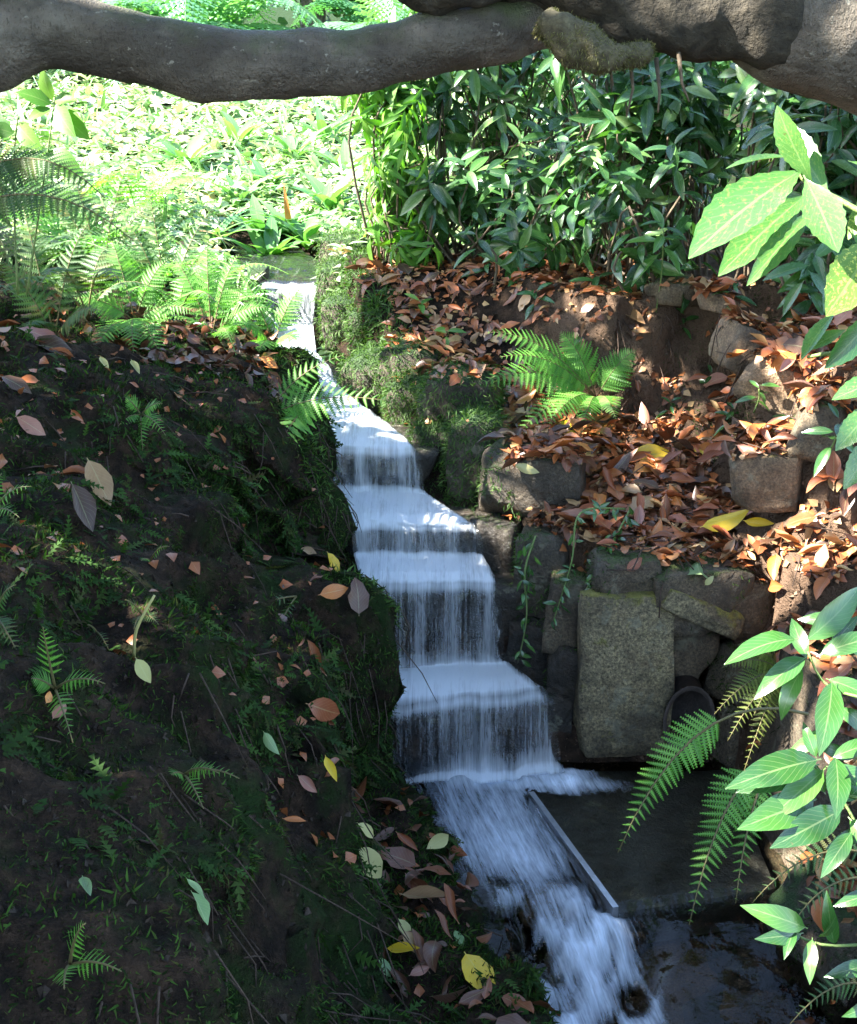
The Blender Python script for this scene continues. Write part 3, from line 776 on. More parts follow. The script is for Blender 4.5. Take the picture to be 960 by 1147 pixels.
fan = np.exp(-((QX - (.16 + .25 * (3.7 - QY))) / .20) ** 2) * ss(2.95, 3.3, QY) * ss(3.9, 3.7, QY); foam = np.maximum(foam, .56 * fan * (1 + .5 * fbm(XYZ(QX * 1.5, QY * .6), 9.0, 3, 67)))
foam = np.where(basin, foam * np.where(plume > .1, 1, .35), foam)
rline = np.interp(QY, [1, 2.2, 2.7, 3.0, 3.2], [.62, .52, .46, .40, .30])
rf = np.exp(-((QX - rline) / .21) ** 4) * ss(3.25, 3.05, QY)
foam = np.maximum(foam, rf * (.40 + .95 * np.clip(turb + .25 * fbm(XYZ(QX, QY * .5), 24.0, 2, 66), -.6, .5)))
foam = np.maximum(foam, np.where(~basin, .18 * np.exp(-(sdist / .03) ** 2) * (QY > 3.0) * (QY < 3.62), 0))
zq = zq + .018 * np.exp(-(fd / .06) ** 2) * (.6 + fbm(XYZ(QX, QY), 20.0, 2, 68)) * (QX > .02) * (QX < .6)
lipf = np.exp(-((QX - .58) / .06) ** 2 - ((QY - 3.0) / .05) ** 2); foam = np.maximum(foam, .3 * lipf)
foam = np.clip(foam, 0, 1)
iq = np.arange(QX.size).reshape(QX.shape)
QF = np.stack([iq[:-1, :-1], iq[1:, :-1], iq[1:, 1:], iq[:-1, 1:]], -1).reshape(-1, 4)
o = link('pool_water', mesh('pool_water', np.stack([QX, QY, zq], -1).reshape(-1, 3), QF, np.stack([QX + .25 * QY, QY], -1).reshape(-1, 2), attrs={'foam': foam}), MAT['water'])
tag(o, 'pool and rapids below the waterfall', None, None, 'structure')
# top pool above the highest fall
# (the fall ribbon reaches back into it)

# ================================================================== tubes
def tube(path, radii, nseg=10, seed=0, rough=.0, freq=6.0, sub=1):
    P = np.asarray(path, float); R = np.asarray(radii, float)
    if sub > 1:          # Catmull-Rom
        n = len(P); out = []; ro = []
        for i in range(n - 1):
            p0 = P[max(i - 1, 0)]; p1 = P[i]; p2 = P[i + 1]; p3 = P[min(i + 2, n - 1)]
            for k in range(sub):
                t = k / sub
                out.append(.5 * ((2 * p1) + (-p0 + p2) * t + (2 * p0 - 5 * p1 + 4 * p2 - p3) * t * t + (-p0 + 3 * p1 - 3 * p2 + p3) * t ** 3))
                ro.append(R[i] + (R[i + 1] - R[i]) * t)
        out.append(P[-1]); ro.append(R[-1]); P = np.array(out); R = np.array(ro)
    T = unit(np.gradient(P, axis=0))
    ref = np.array([0, 0, 1.0]) if abs(T[0][2]) < .8 else np.array([1.0, 0, 0])
    V = []
    u = unit(np.cross(T[0], ref))
    for i in range(len(P)):
        u = unit(u - T[i] * np.dot(u, T[i])); v = np.cross(T[i], u)
        a = np.arange(nseg) * 2 * math.pi / nseg
        V.append(P[i] + R[i] * (np.cos(a)[:, None] * u + np.sin(a)[:, None] * v))
    V = np.array(V)
    if rough:
        N = unit(V - P[:, None]); V = V + N * (fbm(V, freq, 3, seed) * rough)[..., None]
    n = len(P); i = np.arange(n * nseg).reshape(n, nseg); j = np.roll(i, -1, 1)
    F = np.stack([i[:-1], j[:-1], j[1:], i[1:]], -1).reshape(-1, 4)
    V = V.reshape(-1, 3)
    # caps
    c0 = len(V); V = np.vstack([V, P[0], P[-1]])
    T3 = np.vstack([np.stack([np.full(nseg, c0), j[0], i[0]], -1), np.stack([np.full(nseg, c0 + 1), i[-1], j[-1]], -1)])
    return V, F, T3
def tubemesh(name, *a, **k):
    V, F, T = tube(*a, **k); return mesh(name, V, [F, T])
def join(parts):
    V, Q, T = [], [], []; o = 0
    for v, f, t in parts:
        V.append(v); Q.append(f + o); T.append(t + o); o += len(v)
    return np.vstack(V), np.vstack(Q), np.vstack(T)

# ================================================================== overhanging tree
tree = thing('leaning_tree', (2.9, 3.2, 1.35), 'leaning grey tree whose trunk and long limb cross the top of the view', 'tree')
D = 3.1
tr = [np.array([2.95, 3.0, 1.2]), np.array([2.5, 3.1, 1.75]), np.array([1.85, 3.2, 2.15]), Pd(1060, 78, D), Pd(960, 46, D), Pd(880, 30, D), Pd(800, 10, D + .05), Pd(690, -6, D + .1), Pd(600, -30, D + .1), Pd(520, -48, D + .2), Pd(420, -120, D + .4)]
rr = [.26, .21, .175, .165, .158, .150, .125, .105, .085, .065, .03]
link('trunk', tubemesh('trunk', tr[:6] + [Pd(835, 16, D + .06)], rr[:6] + [.10], 28, 3, .022, 6.0, sub=10), MAT['bark'], tree)
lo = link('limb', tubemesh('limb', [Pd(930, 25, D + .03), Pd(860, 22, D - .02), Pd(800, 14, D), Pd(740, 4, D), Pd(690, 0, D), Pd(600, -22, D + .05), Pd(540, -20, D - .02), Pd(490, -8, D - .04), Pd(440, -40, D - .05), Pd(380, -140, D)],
     [.08, .118, .122, .112, .105, .085, .062, .045, .035, .02], 32, 13, .05, 8.0, sub=12), MAT['bark_shade'], tree)
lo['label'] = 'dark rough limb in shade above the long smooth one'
lp = [(700, 8, 3.22, .05), (640, 20, 3.24, .058), (590, 30, 3.2, .066), (500, 46, 3.15, .076), (400, 68, 3.12, .080), (290, 74, 3.1, .088), (200, 66, 3.1, .086), (110, 42, 3.1, .082), (40, 32, 3.08, .092), (-30, 60, 3.05, .10), (-120, 90, 3.0, .10), (-260, 60, 2.95, .09), (-420, -80, 3.0, .07)]
link('limb', tubemesh('limb', [Pd(x, y, d_) for x, y, d_, r_ in lp], [r_ for *_, r_ in lp], 40, 8, .020, 7.0, sub=16), MAT['bark'], tree)
stub = [Pd(610, 22, 3.0), Pd(640, 46, 2.98), Pd(668, 58, 2.98), Pd(700, 62, 3.0), Pd(728, 55, 3.05)]
o = link('broken_stub', tubemesh('broken_stub', stub, [.03, .036, .04, .032, .010], 40, 4, .05, 11.0, sub=14), MAT['rotten'], tree)
o['label'] = 'rotten mossy stub hanging under the trunk'
for k, (x, y, ln) in enumerate([(705, 70, 60), (735, 80, 46), (680, 66, 30), (760, 74, 40), (650, 76, 22)]):
    link('twig', tubemesh('twig', [Pd(x, y - 15, 3.05), Pd(x + 4, y + ln * .5, 3.04), Pd(x - 3 + 5 * k, y + ln, 3.04)], [.006, .004, .002], 6), MAT['stem'], tree)
# limbs that rise out of view and carry the crown
for pts in ([Pd(1060, 78, D), (1.7, 3.3, 3.0), (1.2, 3.6, 4.2), (0.2, 3.6, 5.2)], [Pd(-260, 60, 2.95), (-1.9, 3.2, 3.3), (-2.4, 3.4, 4.4), (-2.7, 3.0, 5.3)], [(1.85, 3.2, 2.15), (2.4, 2.6, 3.2), (2.3, 1.5, 4.2)],
            [(1.2, 3.6, 4.2), (-.4, 3.0, 4.9), (-2.2, 2.6, 5.2)]):
    link('limb', tubemesh('limb', pts, list(np.linspace(.085, .03, len(pts))), 10, 3, .01, sub=6), MAT['bark'], tree)
for (x, y, c_) in [(545, 16, 'orange'), (725, 48, 'orange'), (690, 78, 'tan'), (652, 66, 'orange')]:
    pass
# unseen crowns shaped to shade the gully, leaves cut out toward spots kept sunlit
SN = np.array(SUN_DIR)
LIT = [(Pd(x, y, d_), rad) for x, y, d_, rad in [(150, 345, 4.9, .32), (235, 340, 5.05, .34), (300, 345, 5.5, .3), (185, 260, 5.7, .35), (110, 220, 6.2, .4), (250, 300, 6.0, .4)]] + [(Pd(x, y, d_), rad) for x, y, d_, rad in [
    (855, 200, 1.80, .34), (930, 330, 1.80, .2), (905, 760, 2.28, .30), (920, 900, 2.25, .26), (890, 1040, 2.25, .16), (735, 890, 2.7, .16), (800, 950, 2.72, .13),
    (930, 640, 3.9, .42), (870, 600, 4.1, .30), (800, 590, 4.2, .16), (890, 430, 4.35, .26), (880, 540, 4.1, .2), (730, 516, 4.7, .13), (610, 415, 5.0, .24), (580, 380, 5.1, .14), (700, 400, 5.2, .16),
    (945, 50, 3.0, .30), (230, 55, 3.05, .24), (330, 70, 3.05, .2), (60, 30, 3.05, .2), (450, 50, 3.1, .15), (660, 60, 2.95, .14),
    (300, 510, 4.4, .13), (400, 440, 4.4, .14), (10, 560, 2.9, .10), (60, 120, 3.95, .25), (110, 200, 3.9, .2),
    (200, 330, 5.4, .30), (280, 340, 5.7, .32), (870, 880, 3.75, .26), (880, 960, 3.7, .18), (830, 790, 4.1, .16), (410, 310, 6.3, .3), (450, 380, 5.6, .14),
    (480, 200, 6.2, .22), (580, 210, 6.0, .25), (650, 250, 5.6, .2), (720, 180, 5.7, .22), (560, 130, 6.3, .2), (780, 230, 5.4, .18), (660, 320, 5.3, .15)]]
def shade_leaves(n, xr, yr, zr, seed):
    r = np.random.default_rng(seed)
    # clumps
    k = n // 45
    cc = np.stack([r.uniform(*xr, k), r.uniform(*yr, k), r.uniform(*zr, k)], -1)
    p = (cc[:, None] + r.normal(size=(k, 45, 3)) * np.array([.22, .22, .13])).reshape(-1, 3)
    # must stay above the camera's view
    rel = p - CAM
    dd = rel @ FW; uu = (rel @ UPV) / np.maximum(dd, .01)
    keep = (dd < .1) | (uu > 600 / FPX)
    # open sky over the water itself
    keep &= ~((np.abs(p[:, 0] - np.interp(p[:, 1], [2, 4, 6.6], [.4, .05, -.75])) < 1.0) & (r.random(len(p)) < .95))
    for c, rad in LIT:
        v = p - np.array(c); t = v @ SN; dist = np.linalg.norm(v - t[:, None] * SN, axis=1)
        keep &= ~((t > 0) & (dist < rad * r.uniform(.75, 1.25, len(p))))
    # ground point that the leaf shades
    t = (p[:, 2] - 1.1) / SN[2]; q = p - SN * t[:, None]
    keep &= q[:, 1] < 6.1 + .5 * fbm(q * np.array([1, 1, 0]), .9, 2, 4) + .25 * np.clip(q[:, 0], -2, 2)
    return p[keep]
def crown(name, parent, n, xr, yr, zr, seed, size=.19):
    p = shade_leaves(n, xr, yr, zr, seed)
    r = np.random.default_rng(seed + 1)
    R = frame(unit(r.normal(size=p.shape) * np.array([1, 1, .5])), unit(np.array([0, 0, 1.0]) + .6 * r.normal(size=p.shape)))
    v, f, uv, rd = scatter(LAUREL_LO, p, R, size * r.uniform(.7, 1.3, len(p)))
    o = link(name, mesh(name, v, f, uv, rd), MAT['canopy'], parent); o['kind'] = 'stuff'
    return o
crown('crown', tree, 13000, (-3.4, 2.6), (-1.0, 5.4), (3.6, 5.6), 5, .21)
shade = thing('added_shade_tree', (-5.4, 2.2, 1.5), 'tall broadleaf tree added out of view left of the gully to shade it', 'tree')  # unseen tree, added to keep the sun off the gully
link('trunk', tubemesh('trunk', [(-5.4, 2.2, 1.3), (-5.3, 2.3, 3.5), (-5.0, 2.4, 5.5), (-4.8, 2.4, 8)], [.3, .22, .16, .05], 14, 3, .03, sub=6), MAT['bark'], shade)
crown('crown', shade, 30000, (-8.8, -1.8), (-2.0, 6.8), (3.2, 7.6), 9, .24)

# ================================================================== plants
def put_leaves(parent, tmpl, tname, mat, pos, R, scale, nobj=300, name='leaf', pick=None):
    """the nobj leaves nearest the camera as objects of their own sharing one mesh, the rest joined"""
    pos = np.asarray(pos); scale = np.asarray(scale)
    order = np.argsort((pos - CAM) @ FW if pick is None else pick)
    a, b_ = order[:nobj], order[nobj:]
    me = SHARED.get((tname, mat))
    if me is None:
        me = mesh(tname, tmpl[0], tmpl[1], tmpl[2], np.zeros(len(tmpl[1]))); me.materials.append(MAT[mat]); SHARED[(tname, mat)] = me
    for i in a: link(name, me, None, parent, M4(pos[i], R[i], scale[i]))
    if len(b_):
        v, f, uv, rd = scatter(tmpl, pos[b_], R[b_], scale[b_])
        o = link('foliage', mesh('foliage', v, f, uv, rd), MAT[mat], parent); o['kind'] = 'stuff'
SHARED = {}
def rosette(p, axis_, n, L, r, droop=.25, spread=1.0):
    """leaf positions, frames, sizes of a whorl at p around axis"""
    ax = unit(axis_); h = unit(np.cross(ax, [.31, .77, .55])); k = np.cross(ax, h)
    a = np.arange(n) * 2.399 + r.random() * 6.28
    lift = np.linspace(.75, -.05, n) * spread - droop
    rad = np.cos(a)[:, None] * h + np.sin(a)[:, None] * k
    d = unit(rad + ax * lift[:, None] + r.normal(size=(n, 3)) * .12 + np.array([0, 0, -droop * .5]))
    nn_ = unit(ax - rad * .25 + r.normal(size=(n, 3)) * .18)
    off = ax * np.linspace(.03, -.10, n)[:, None] * (L / .15)
    return p + off, frame(d, nn_), L * r.uniform(.7, 1.15, n) * np.interp(np.arange(n) / n, [0, .3, 1], [.7, 1, 1])
def shrub(name, base, clumps, label, cat, mat='laurel', tmpl=LAUREL, tn='laurel_leaf', L=.15, nros=90, nleaf=8, seed=1, nobj=250, group=None, droop=.3, outward=.8):
    r = np.random.default_rng(seed)
    sh = thing(name, base, label, cat, group)
    PP, RR, LL, tubes = [], [], [], []
    base = np.array(base)
    tot = sum(c[3] * c[4] * c[5] for c in clumps) ** 1.0
    for (cx, cy, cz, rx, ry, rz) in clumps:
        k = max(6, int(nros * rx * ry * rz / tot))
        for _ in range(k):
            u = unit(r.normal(size=3)); q = r.random() ** .45
            p = np.array([cx, cy, cz]) + u * q * np.array([rx, ry, rz])
            hz = DROP(p[0], p[1])[0]
            if hz is not None and p[2] < hz[2] + .08: p[2] = hz[2] + .08 + .1 * r.random()
            ax = unit(u * outward + np.array([0, -.25, .75]) + r.normal(size=3) * .25)
            a_, b_, c_ = rosette(p, ax, int(nleaf + r.integers(-2, 3)), L, r, droop)
            PP.append(a_); RR.append(b_); LL.append(c_)
            if r.random() < .55:
                foot = np.array([cx, cy, 0]) + r.normal(size=3) * np.array([.25 * rx, .25 * ry, 0]); hf = DROP(foot[0], foot[1])[0]
                foot[2] = hf[2] - .03
                mid = (foot + p) / 2 + r.normal(size=3) * .07 + np.array([0, 0, .1])
                tubes.append(tube([foot, mid, p - ax * .05, p], [.008, .006, .004, .003], 5, sub=3))
    PP = np.vstack(PP); RR = np.concatenate(RR); LL = np.concatenate(LL)
    put_leaves(sh, tmpl, tn, mat, PP, RR, LL, nobj)
    if tubes:
        v, q, t = join(tubes); o = link('stems', mesh('stems', v, [q, t]), MAT['stem'], sh); o['kind'] = 'stuff'
    return sh
G1 = 'dark laurel shrubs on the right bank'
shrub('laurel_shrub', (.45, 6.2, 1.3), [(.25, 6.3, 1.75, .45, .4, .5), (.6, 6.1, 1.65, .4, .4, .4), (.4, 6.6, 2.3, .6, .5, .45), (.05, 6.45, 2.2, .3, .3, .4), (.35, 5.8, 1.45, .4, .22, .2)],
      'dark glossy laurel shrub behind the litter slope, left of the thicket', 'shrub', L=.17, nros=150, seed=3, nobj=300, group=G1)
shrub('laurel_shrub', (1.05, 5.8, 1.4), [(.95, 5.7, 1.85, .42, .35, .42), (1.2, 5.95, 2.1, .5, .4, .5), (.85, 5.95, 2.3, .4, .4, .4), (.95, 5.38, 1.52, .35, .16, .2)],
      'dark laurel shrub on top of the earth bank under the rotten stub', 'shrub', L=.17, nros=130, seed=5, nobj=280, group=G1)
shrub('laurel_shrub', (1.75, 5.3, 1.4), [(1.55, 5.3, 1.9, .4, .35, .45), (1.9, 5.3, 2.1, .5, .4, .5), (1.5, 5.6, 2.3, .4, .4, .4), (1.5, 4.95, 1.6, .28, .22, .25)],
      'dark laurel shrub at the right above the tan bank stones', 'shrub', L=.18, nros=120, seed=6, nobj=280, group=G1)
shrub('laurel_shrub', (1.0, 7.6, 1.4), [(.4, 7.5, 2.1, .7, .4, .8), (1.3, 7.3, 2.3, .9, .5, .9), (2.3, 6.8, 2.2, .8, .5, .9), (0.1, 7.9, 2.5, .5, .5, .6)],
      'tall laurel thicket filling the back of the right bank', 'shrub', L=.18, nros=260, seed=8, nobj=60, group=G1)
shrub('drooping_shrub', (-.16, 6.35, 1.25), [(-.14, 6.3, 1.7, .2, .25, .42), (-.2, 6.45, 2.2, .24, .3, .4), (-.05, 6.2, 1.42, .15, .2, .15)],
      'bright green narrow-leaved shrub at the left edge of the thicket', 'shrub', 'bright', NARROW, 'narrow_leaf', L=.14, nros=110, nleaf=11, seed=9, nobj=280, droop=.75)

# ---- ferns
FR = random.Random(4)
def bez(p0, p1, p2, t): return (1 - t)[:, None] ** 2 * p0 + 2 * ((1 - t) * t)[:, None] * p1 + (t ** 2)[:, None] * p2
def frond_data(p0, p1, p2, npair, plen, up_, start=.18, taper=.8, ang=.35, droop=.15):
    t = start + (1 - start) * (np.arange(npair) + .5) / npair
    pos = bez(p0, p1, p2, t); tan = unit(2 * ((1 - t)[:, None] * (p1 - p0) + t[:, None] * (p2 - p1)))
    up_ = unit(up_); side = unit(np.cross(tan, up_)); nrm = np.cross(side, tan)
    q = (t - start) / (1 - start)
    ln = plen * np.minimum(1, .55 + 2.6 * q) * np.maximum(.04, (1 - q)) ** taper
    PO, RO, SC_ = [], [], []
    for sg in (1, -1):
        d = unit(side * sg + tan * (ang + .25 * q)[:, None] - nrm * droop + rng.normal(size=pos.shape) * .05)
        nn_ = unit(nrm + sg * side * .1 + rng.normal(size=pos.shape) * .08)
        PO.append(pos); RO.append(frame(d, nn_)); SC_.append(ln * rng.uniform(.88, 1.1, len(ln)))
    return np.vstack(PO), np.concatenate(RO), np.concatenate(SC_)
def frond(parent, p0, p1, p2, npair=16, plen=.08, up_=(0, -.5, 1), mat='fern', detail=True, tm='bi', start=.18, stemr=.003, taper=.8, droop=.15, label=None):
    p0, p1, p2 = (np.asarray(p, float) for p in (p0, p1, p2))
    tt = np.linspace(0, 1, 10); pts = bez(p0, p1, p2, tt)
    V, F, T = tube(pts, np.linspace(stemr, stemr * .3, 10), 5)
    po, ro, sc = frond_data(p0, p1, p2, npair, plen, up_, start, taper, droop=droop)
    if detail:
        fo = link('frond', mesh('frond', V, [F, T]), MAT['brown_stem'], parent)
        tn = 'pinna' if tm == 'bi' else 'pinna_simple'; tmpl = PINNA if tm == 'bi' else PINNA_S
        me = SHARED.get((tn, mat))
        if me is None:
            me = mesh(tn, tmpl[0], tmpl[1], tmpl[2], np.zeros(len(tmpl[1])), smooth=False); me.materials.append(MAT[mat]); SHARED[(tn, mat)] = me
        for i in range(len(po)): link('pinna', me, None, fo, M4(po[i], ro[i], sc[i]))
    else:
        tmpl = PINNA_LO if tm == 'bi' else PINNA_S_LO
        v, f, uv, rd = scatter(tmpl, po, ro, sc)
        uv = np.vstack([np.full((len(V), 2), .5), uv])
        r0 = FR.random()
        fo = link('frond', mesh('frond', np.vstack([V, v]), [np.vstack([F, f + len(V)]), T], uv, np.r_[np.full(len(F), r0), (rd * .25 + r0) % 1, np.full(len(T), r0)] if False else np.full(len(F) + len(f) + len(T), r0), smooth=False), MAT[mat], parent)
    if label: fo['label'] = label
    return fo
def fern_px(base, tips, label, mat='fern', plen=.06, npair=13, dz=.03, dep=None, arch=.25, tm='bi', detail=True, cat='fern', group=None, start=.15, up_=(0, -.6, .8), fwd=.12):
    """fern rooted where pixel `base` meets the ground; each frond ends at a tip pixel, a little nearer the camera"""
    if dep is None:
        h, n_ = G(*base); d0 = depth_of(h) - .01
    else: d0 = dep
    b = Pd(*base, d0)
    if dep is not None: b[2] = DROP(b[0], b[1], 2.2)[0][2]
    f = thing('fern', b, label, cat, group)
    for tp in tips:
        x, y = tp[:2]; k = tp[2] if len(tp) > 2 else fwd; pl = tp[3] if len(tp) > 3 else plen
        tip = Pd(x, y, d0 - k)
        m = (b + tip) / 2 + np.array([0, -.3, 1]) * arch * np.linalg.norm(tip - b)
        frond(f, b, m, tip, npair, pl, up_, mat, detail, tm, start)
    return f
# left of the stream, over the water
f = thing('fern', Pd(318, 470, 4.55), 'bright green fern leaning over the stream from the left bank edge', 'fern')
frond(f, Pd(345, 455, 4.56), Pd(322, 470, 4.45), Pd(282, 560, 4.35), 15, .105, (-.35, -1, .25), 'fern', True, 's', .05, droop=.05, taper=.6)
frond(f, Pd(290, 475, 4.56), Pd(345, 430, 4.5), Pd(452, 452, 4.3), 17, .12, (0, -.8, .7), 'fern', True, 'bi', .2)
frond(f, Pd(300, 465, 4.56), Pd(330, 410, 4.5), Pd(395, 395, 4.5), 13, .08, (0, -.7, .7), 'fern', True, 'bi', .2)
fern_px((62, 772), [(48, 702, .1), (118, 766, .1), (82, 832, .14), (35, 760, .05)], 'small bright fern with a pale spotted leaf at its centre, on the left bank face', npair=10, plen=.034)
fern_px((78, 1082), [(96, 1034, .08), (136, 1088, .08), (72, 1108, .1)], 'tiny fern near the bottom left corner', npair=9, plen=.028)
fern_px((206, 868), [(245, 866, .1), (228, 906, .1), (268, 872, .1), (192, 868, .05)], 'small fern in the middle of the dark left bank', npair=9, plen=.026)
fern_px((160, 690), [(140, 672, .08), (178, 700, .08), (150, 705, .08), (172, 672, .06)], 'low pale fern beside the upright pale twig', npair=9, plen=.026, mat='fern_dark')
fern_px((168, 628), [(190, 612, .08), (158, 628, .05)], 'single little fern under the leafy ledge at left', npair=8, plen=.022)
fern_px((-8, 575), [(36, 545, .12), (22, 580, .12), (2, 530, .05)], 'sunlit pale fern at the left edge of the picture', npair=9, plen=.035, mat='fern')
fern_px((332, 668), [(254, 706, .12, .03), (300, 742, .1, .025)], 'dark glossy fern frond reaching left from the mossy stream edge', npair=14, plen=.03, mat='fern_dark')
fern_px((-6, 690), [(18, 655, .08), (24, 740, .1), (8, 720, .05)], 'brownish fern at the left edge below the sunlit one', npair=10, plen=.035, mat='fern_dark')
fern_px((158, 465), [(132, 478, .1), (186, 488, .1), (140, 445, .06), (182, 452, .06), (160, 505, .1)], 'soft lacy fern on the upper mossy bank at left', npair=10, plen=.045)
fern_px((108, 708), [(122, 728, .06), (98, 700, .05)], 'tiny two-fronded fern right of the spotted leaf', npair=7, plen=.02, mat='fern_dark')
# right side
f = fern_px((668, 446), [(545, 372, .25, .13), (535, 432, .35, .16), (572, 496, .4, .12), (628, 372, .1, .14), (712, 392, .1, .12), (612, 480, .4, .13), (560, 400, .3, .14), (650, 490, .4, .1), (690, 470, .3, .1)], 'large arching fern at the foot of the earth bank on the terrace', npair=19, plen=.15, arch=.28, start=.12, cat='fern')
fern_px((876, 752), [(800, 800, .2, .07), (832, 868, .2, .06), (808, 748, .15, .06), (850, 836, .12, .06), (815, 830, .22, .07), (826, 722, .1, .06), (845, 800, .2, .06)], 'olive green fern hanging over the drain mouth', 'fern_olive', npair=18, plen=.065, arch=.3)
f = thing('fern', Pd(905, 805, 2.75), 'fern with one long frond hanging in front of the side basin', 'fern')
frond(f, Pd(905, 800, 2.75), Pd(775, 760, 2.72), Pd(692, 955, 2.7), 24, .075, (-.3, -1, .4), 'fern', True, 'bi', .42, .004, .7)
f = thing('fern', Pd(868, 850, 2.82), 'fern hanging in two fronds against the tall boulder', 'fern')
frond(f, Pd(868, 846, 2.82), Pd(808, 870, 2.75), Pd(772, 1036, 2.7), 22, .075, (-.3, -1, .4), 'fern', True, 'bi', .25, .004, .7)
frond(f, Pd(868, 850, 2.82), Pd(838, 890, 2.75), Pd(824, 1012, 2.72), 16, .055, (-.2, -1, .4), 'fern', True, 'bi', .25, .004, .7)
f = thing('fern', Pd(975, 975, 2.6), 'dark wet fern at the lower right behind the glossy leaves', 'fern')
frond(f, Pd(985, 960, 2.6), Pd(910, 930, 2.5), Pd(842, 1012, 2.5), 16, .05, (0, -.8, .6), 'fern_dark', True, 'bi', .15)
frond(f, Pd(985, 985, 2.6), Pd(920, 970, 2.5), Pd(880, 1050, 2.45), 14, .045, (0, -.8, .6), 'fern_dark', True, 'bi', .15)
frond(f, Pd(985, 1110, 2.5), Pd(940, 1080, 2.45), Pd(885, 1147, 2.4), 14, .045, (0, -.8, .6), 'fern_dark', True, 'bi', .15)

# ferns on the left plateau
def fern_world(X, Y, label, nf, L, mat='fern', detail=False, plen=.1, npair=18, seed=0, up=.9, cat='fern', group=None, bias=None):
    r = np.random.default_rng(seed)
    h, n_ = DROP(X, Y)
    f = thing('fern', h, label, cat, group)
    a0 = r.random() * 6.28
    for k in range(nf):
        a = a0 + k * 6.283 / nf + r.normal() * .25
        l = L * r.uniform(.7, 1.15)
        dr = np.array([math.cos(a), math.sin(a), 0])
        if bias is not None: dr = dr + np.array(bias)
        p2 = h + dr * l * .85 + np.array([0, 0, l * (.35 * up + r.normal() * .12)])
        p1 = h + dr * l * .30 + np.array([0, 0, l * .75 * up])
        frond(f, h, p1, p2, npair, plen * l / .5, (dr[0] * -.3, dr[1] * -.3, 1), mat, detail, 'bi', .2, .004)
    return f
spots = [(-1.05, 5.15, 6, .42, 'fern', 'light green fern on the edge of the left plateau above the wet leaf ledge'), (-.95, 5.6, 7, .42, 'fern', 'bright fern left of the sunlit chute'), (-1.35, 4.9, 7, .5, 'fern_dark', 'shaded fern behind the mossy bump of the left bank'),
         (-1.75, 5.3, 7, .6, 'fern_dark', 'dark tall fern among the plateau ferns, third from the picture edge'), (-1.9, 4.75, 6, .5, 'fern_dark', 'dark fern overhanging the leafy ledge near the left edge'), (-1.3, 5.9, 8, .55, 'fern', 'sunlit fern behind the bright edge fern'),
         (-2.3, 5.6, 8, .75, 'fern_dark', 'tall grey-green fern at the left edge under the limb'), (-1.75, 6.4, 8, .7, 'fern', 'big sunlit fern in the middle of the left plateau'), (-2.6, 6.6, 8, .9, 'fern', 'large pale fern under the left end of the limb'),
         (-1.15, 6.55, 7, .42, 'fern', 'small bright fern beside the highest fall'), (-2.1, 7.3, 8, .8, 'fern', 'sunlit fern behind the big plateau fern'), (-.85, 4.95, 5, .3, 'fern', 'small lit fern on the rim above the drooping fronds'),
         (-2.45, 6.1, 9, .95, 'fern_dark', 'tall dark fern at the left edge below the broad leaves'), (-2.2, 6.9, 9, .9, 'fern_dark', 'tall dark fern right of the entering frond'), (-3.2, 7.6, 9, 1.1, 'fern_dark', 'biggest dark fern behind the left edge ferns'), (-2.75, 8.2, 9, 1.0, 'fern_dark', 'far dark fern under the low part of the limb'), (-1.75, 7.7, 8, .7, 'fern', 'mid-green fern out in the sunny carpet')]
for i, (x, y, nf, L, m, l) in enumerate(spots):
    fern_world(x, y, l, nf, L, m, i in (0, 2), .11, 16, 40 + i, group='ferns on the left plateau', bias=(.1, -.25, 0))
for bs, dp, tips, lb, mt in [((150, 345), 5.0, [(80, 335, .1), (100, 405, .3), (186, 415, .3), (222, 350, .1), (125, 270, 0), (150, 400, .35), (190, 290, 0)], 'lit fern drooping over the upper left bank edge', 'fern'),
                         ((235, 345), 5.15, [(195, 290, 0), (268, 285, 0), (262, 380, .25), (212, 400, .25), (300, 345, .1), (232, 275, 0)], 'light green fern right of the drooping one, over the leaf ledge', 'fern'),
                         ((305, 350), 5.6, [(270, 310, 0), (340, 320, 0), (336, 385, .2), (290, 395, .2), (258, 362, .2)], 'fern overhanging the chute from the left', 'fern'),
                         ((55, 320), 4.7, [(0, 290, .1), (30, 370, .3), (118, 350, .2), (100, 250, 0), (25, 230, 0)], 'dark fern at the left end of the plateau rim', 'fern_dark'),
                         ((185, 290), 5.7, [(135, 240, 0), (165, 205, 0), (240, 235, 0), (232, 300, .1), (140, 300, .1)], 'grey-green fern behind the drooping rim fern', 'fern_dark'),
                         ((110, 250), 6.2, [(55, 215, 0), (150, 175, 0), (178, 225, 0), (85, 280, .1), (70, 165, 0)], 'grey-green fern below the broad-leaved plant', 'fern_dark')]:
    fern_px(bs, tips, lb, mt, npair=17, plen=.10, arch=.3, dep=dp, detail=True, group='ferns on the left plateau')
f = thing('fern', Pd(-90, 250, 3.9), 'feathery grey-green fern frond entering from the left edge', 'fern')
frond(f, Pd(-90, 250, 3.9), Pd(20, 120, 3.9), Pd(118, 222, 3.8), 30, .17, (0, -.6, .8), 'fern_dark', True, 'bi', .1, .005)
frond(f, Pd(-90, 260, 3.9), Pd(40, 170, 3.8), Pd(150, 270, 3.7), 28, .15, (0, -.6, .8), 'fern_dark', True, 'bi', .1, .005)

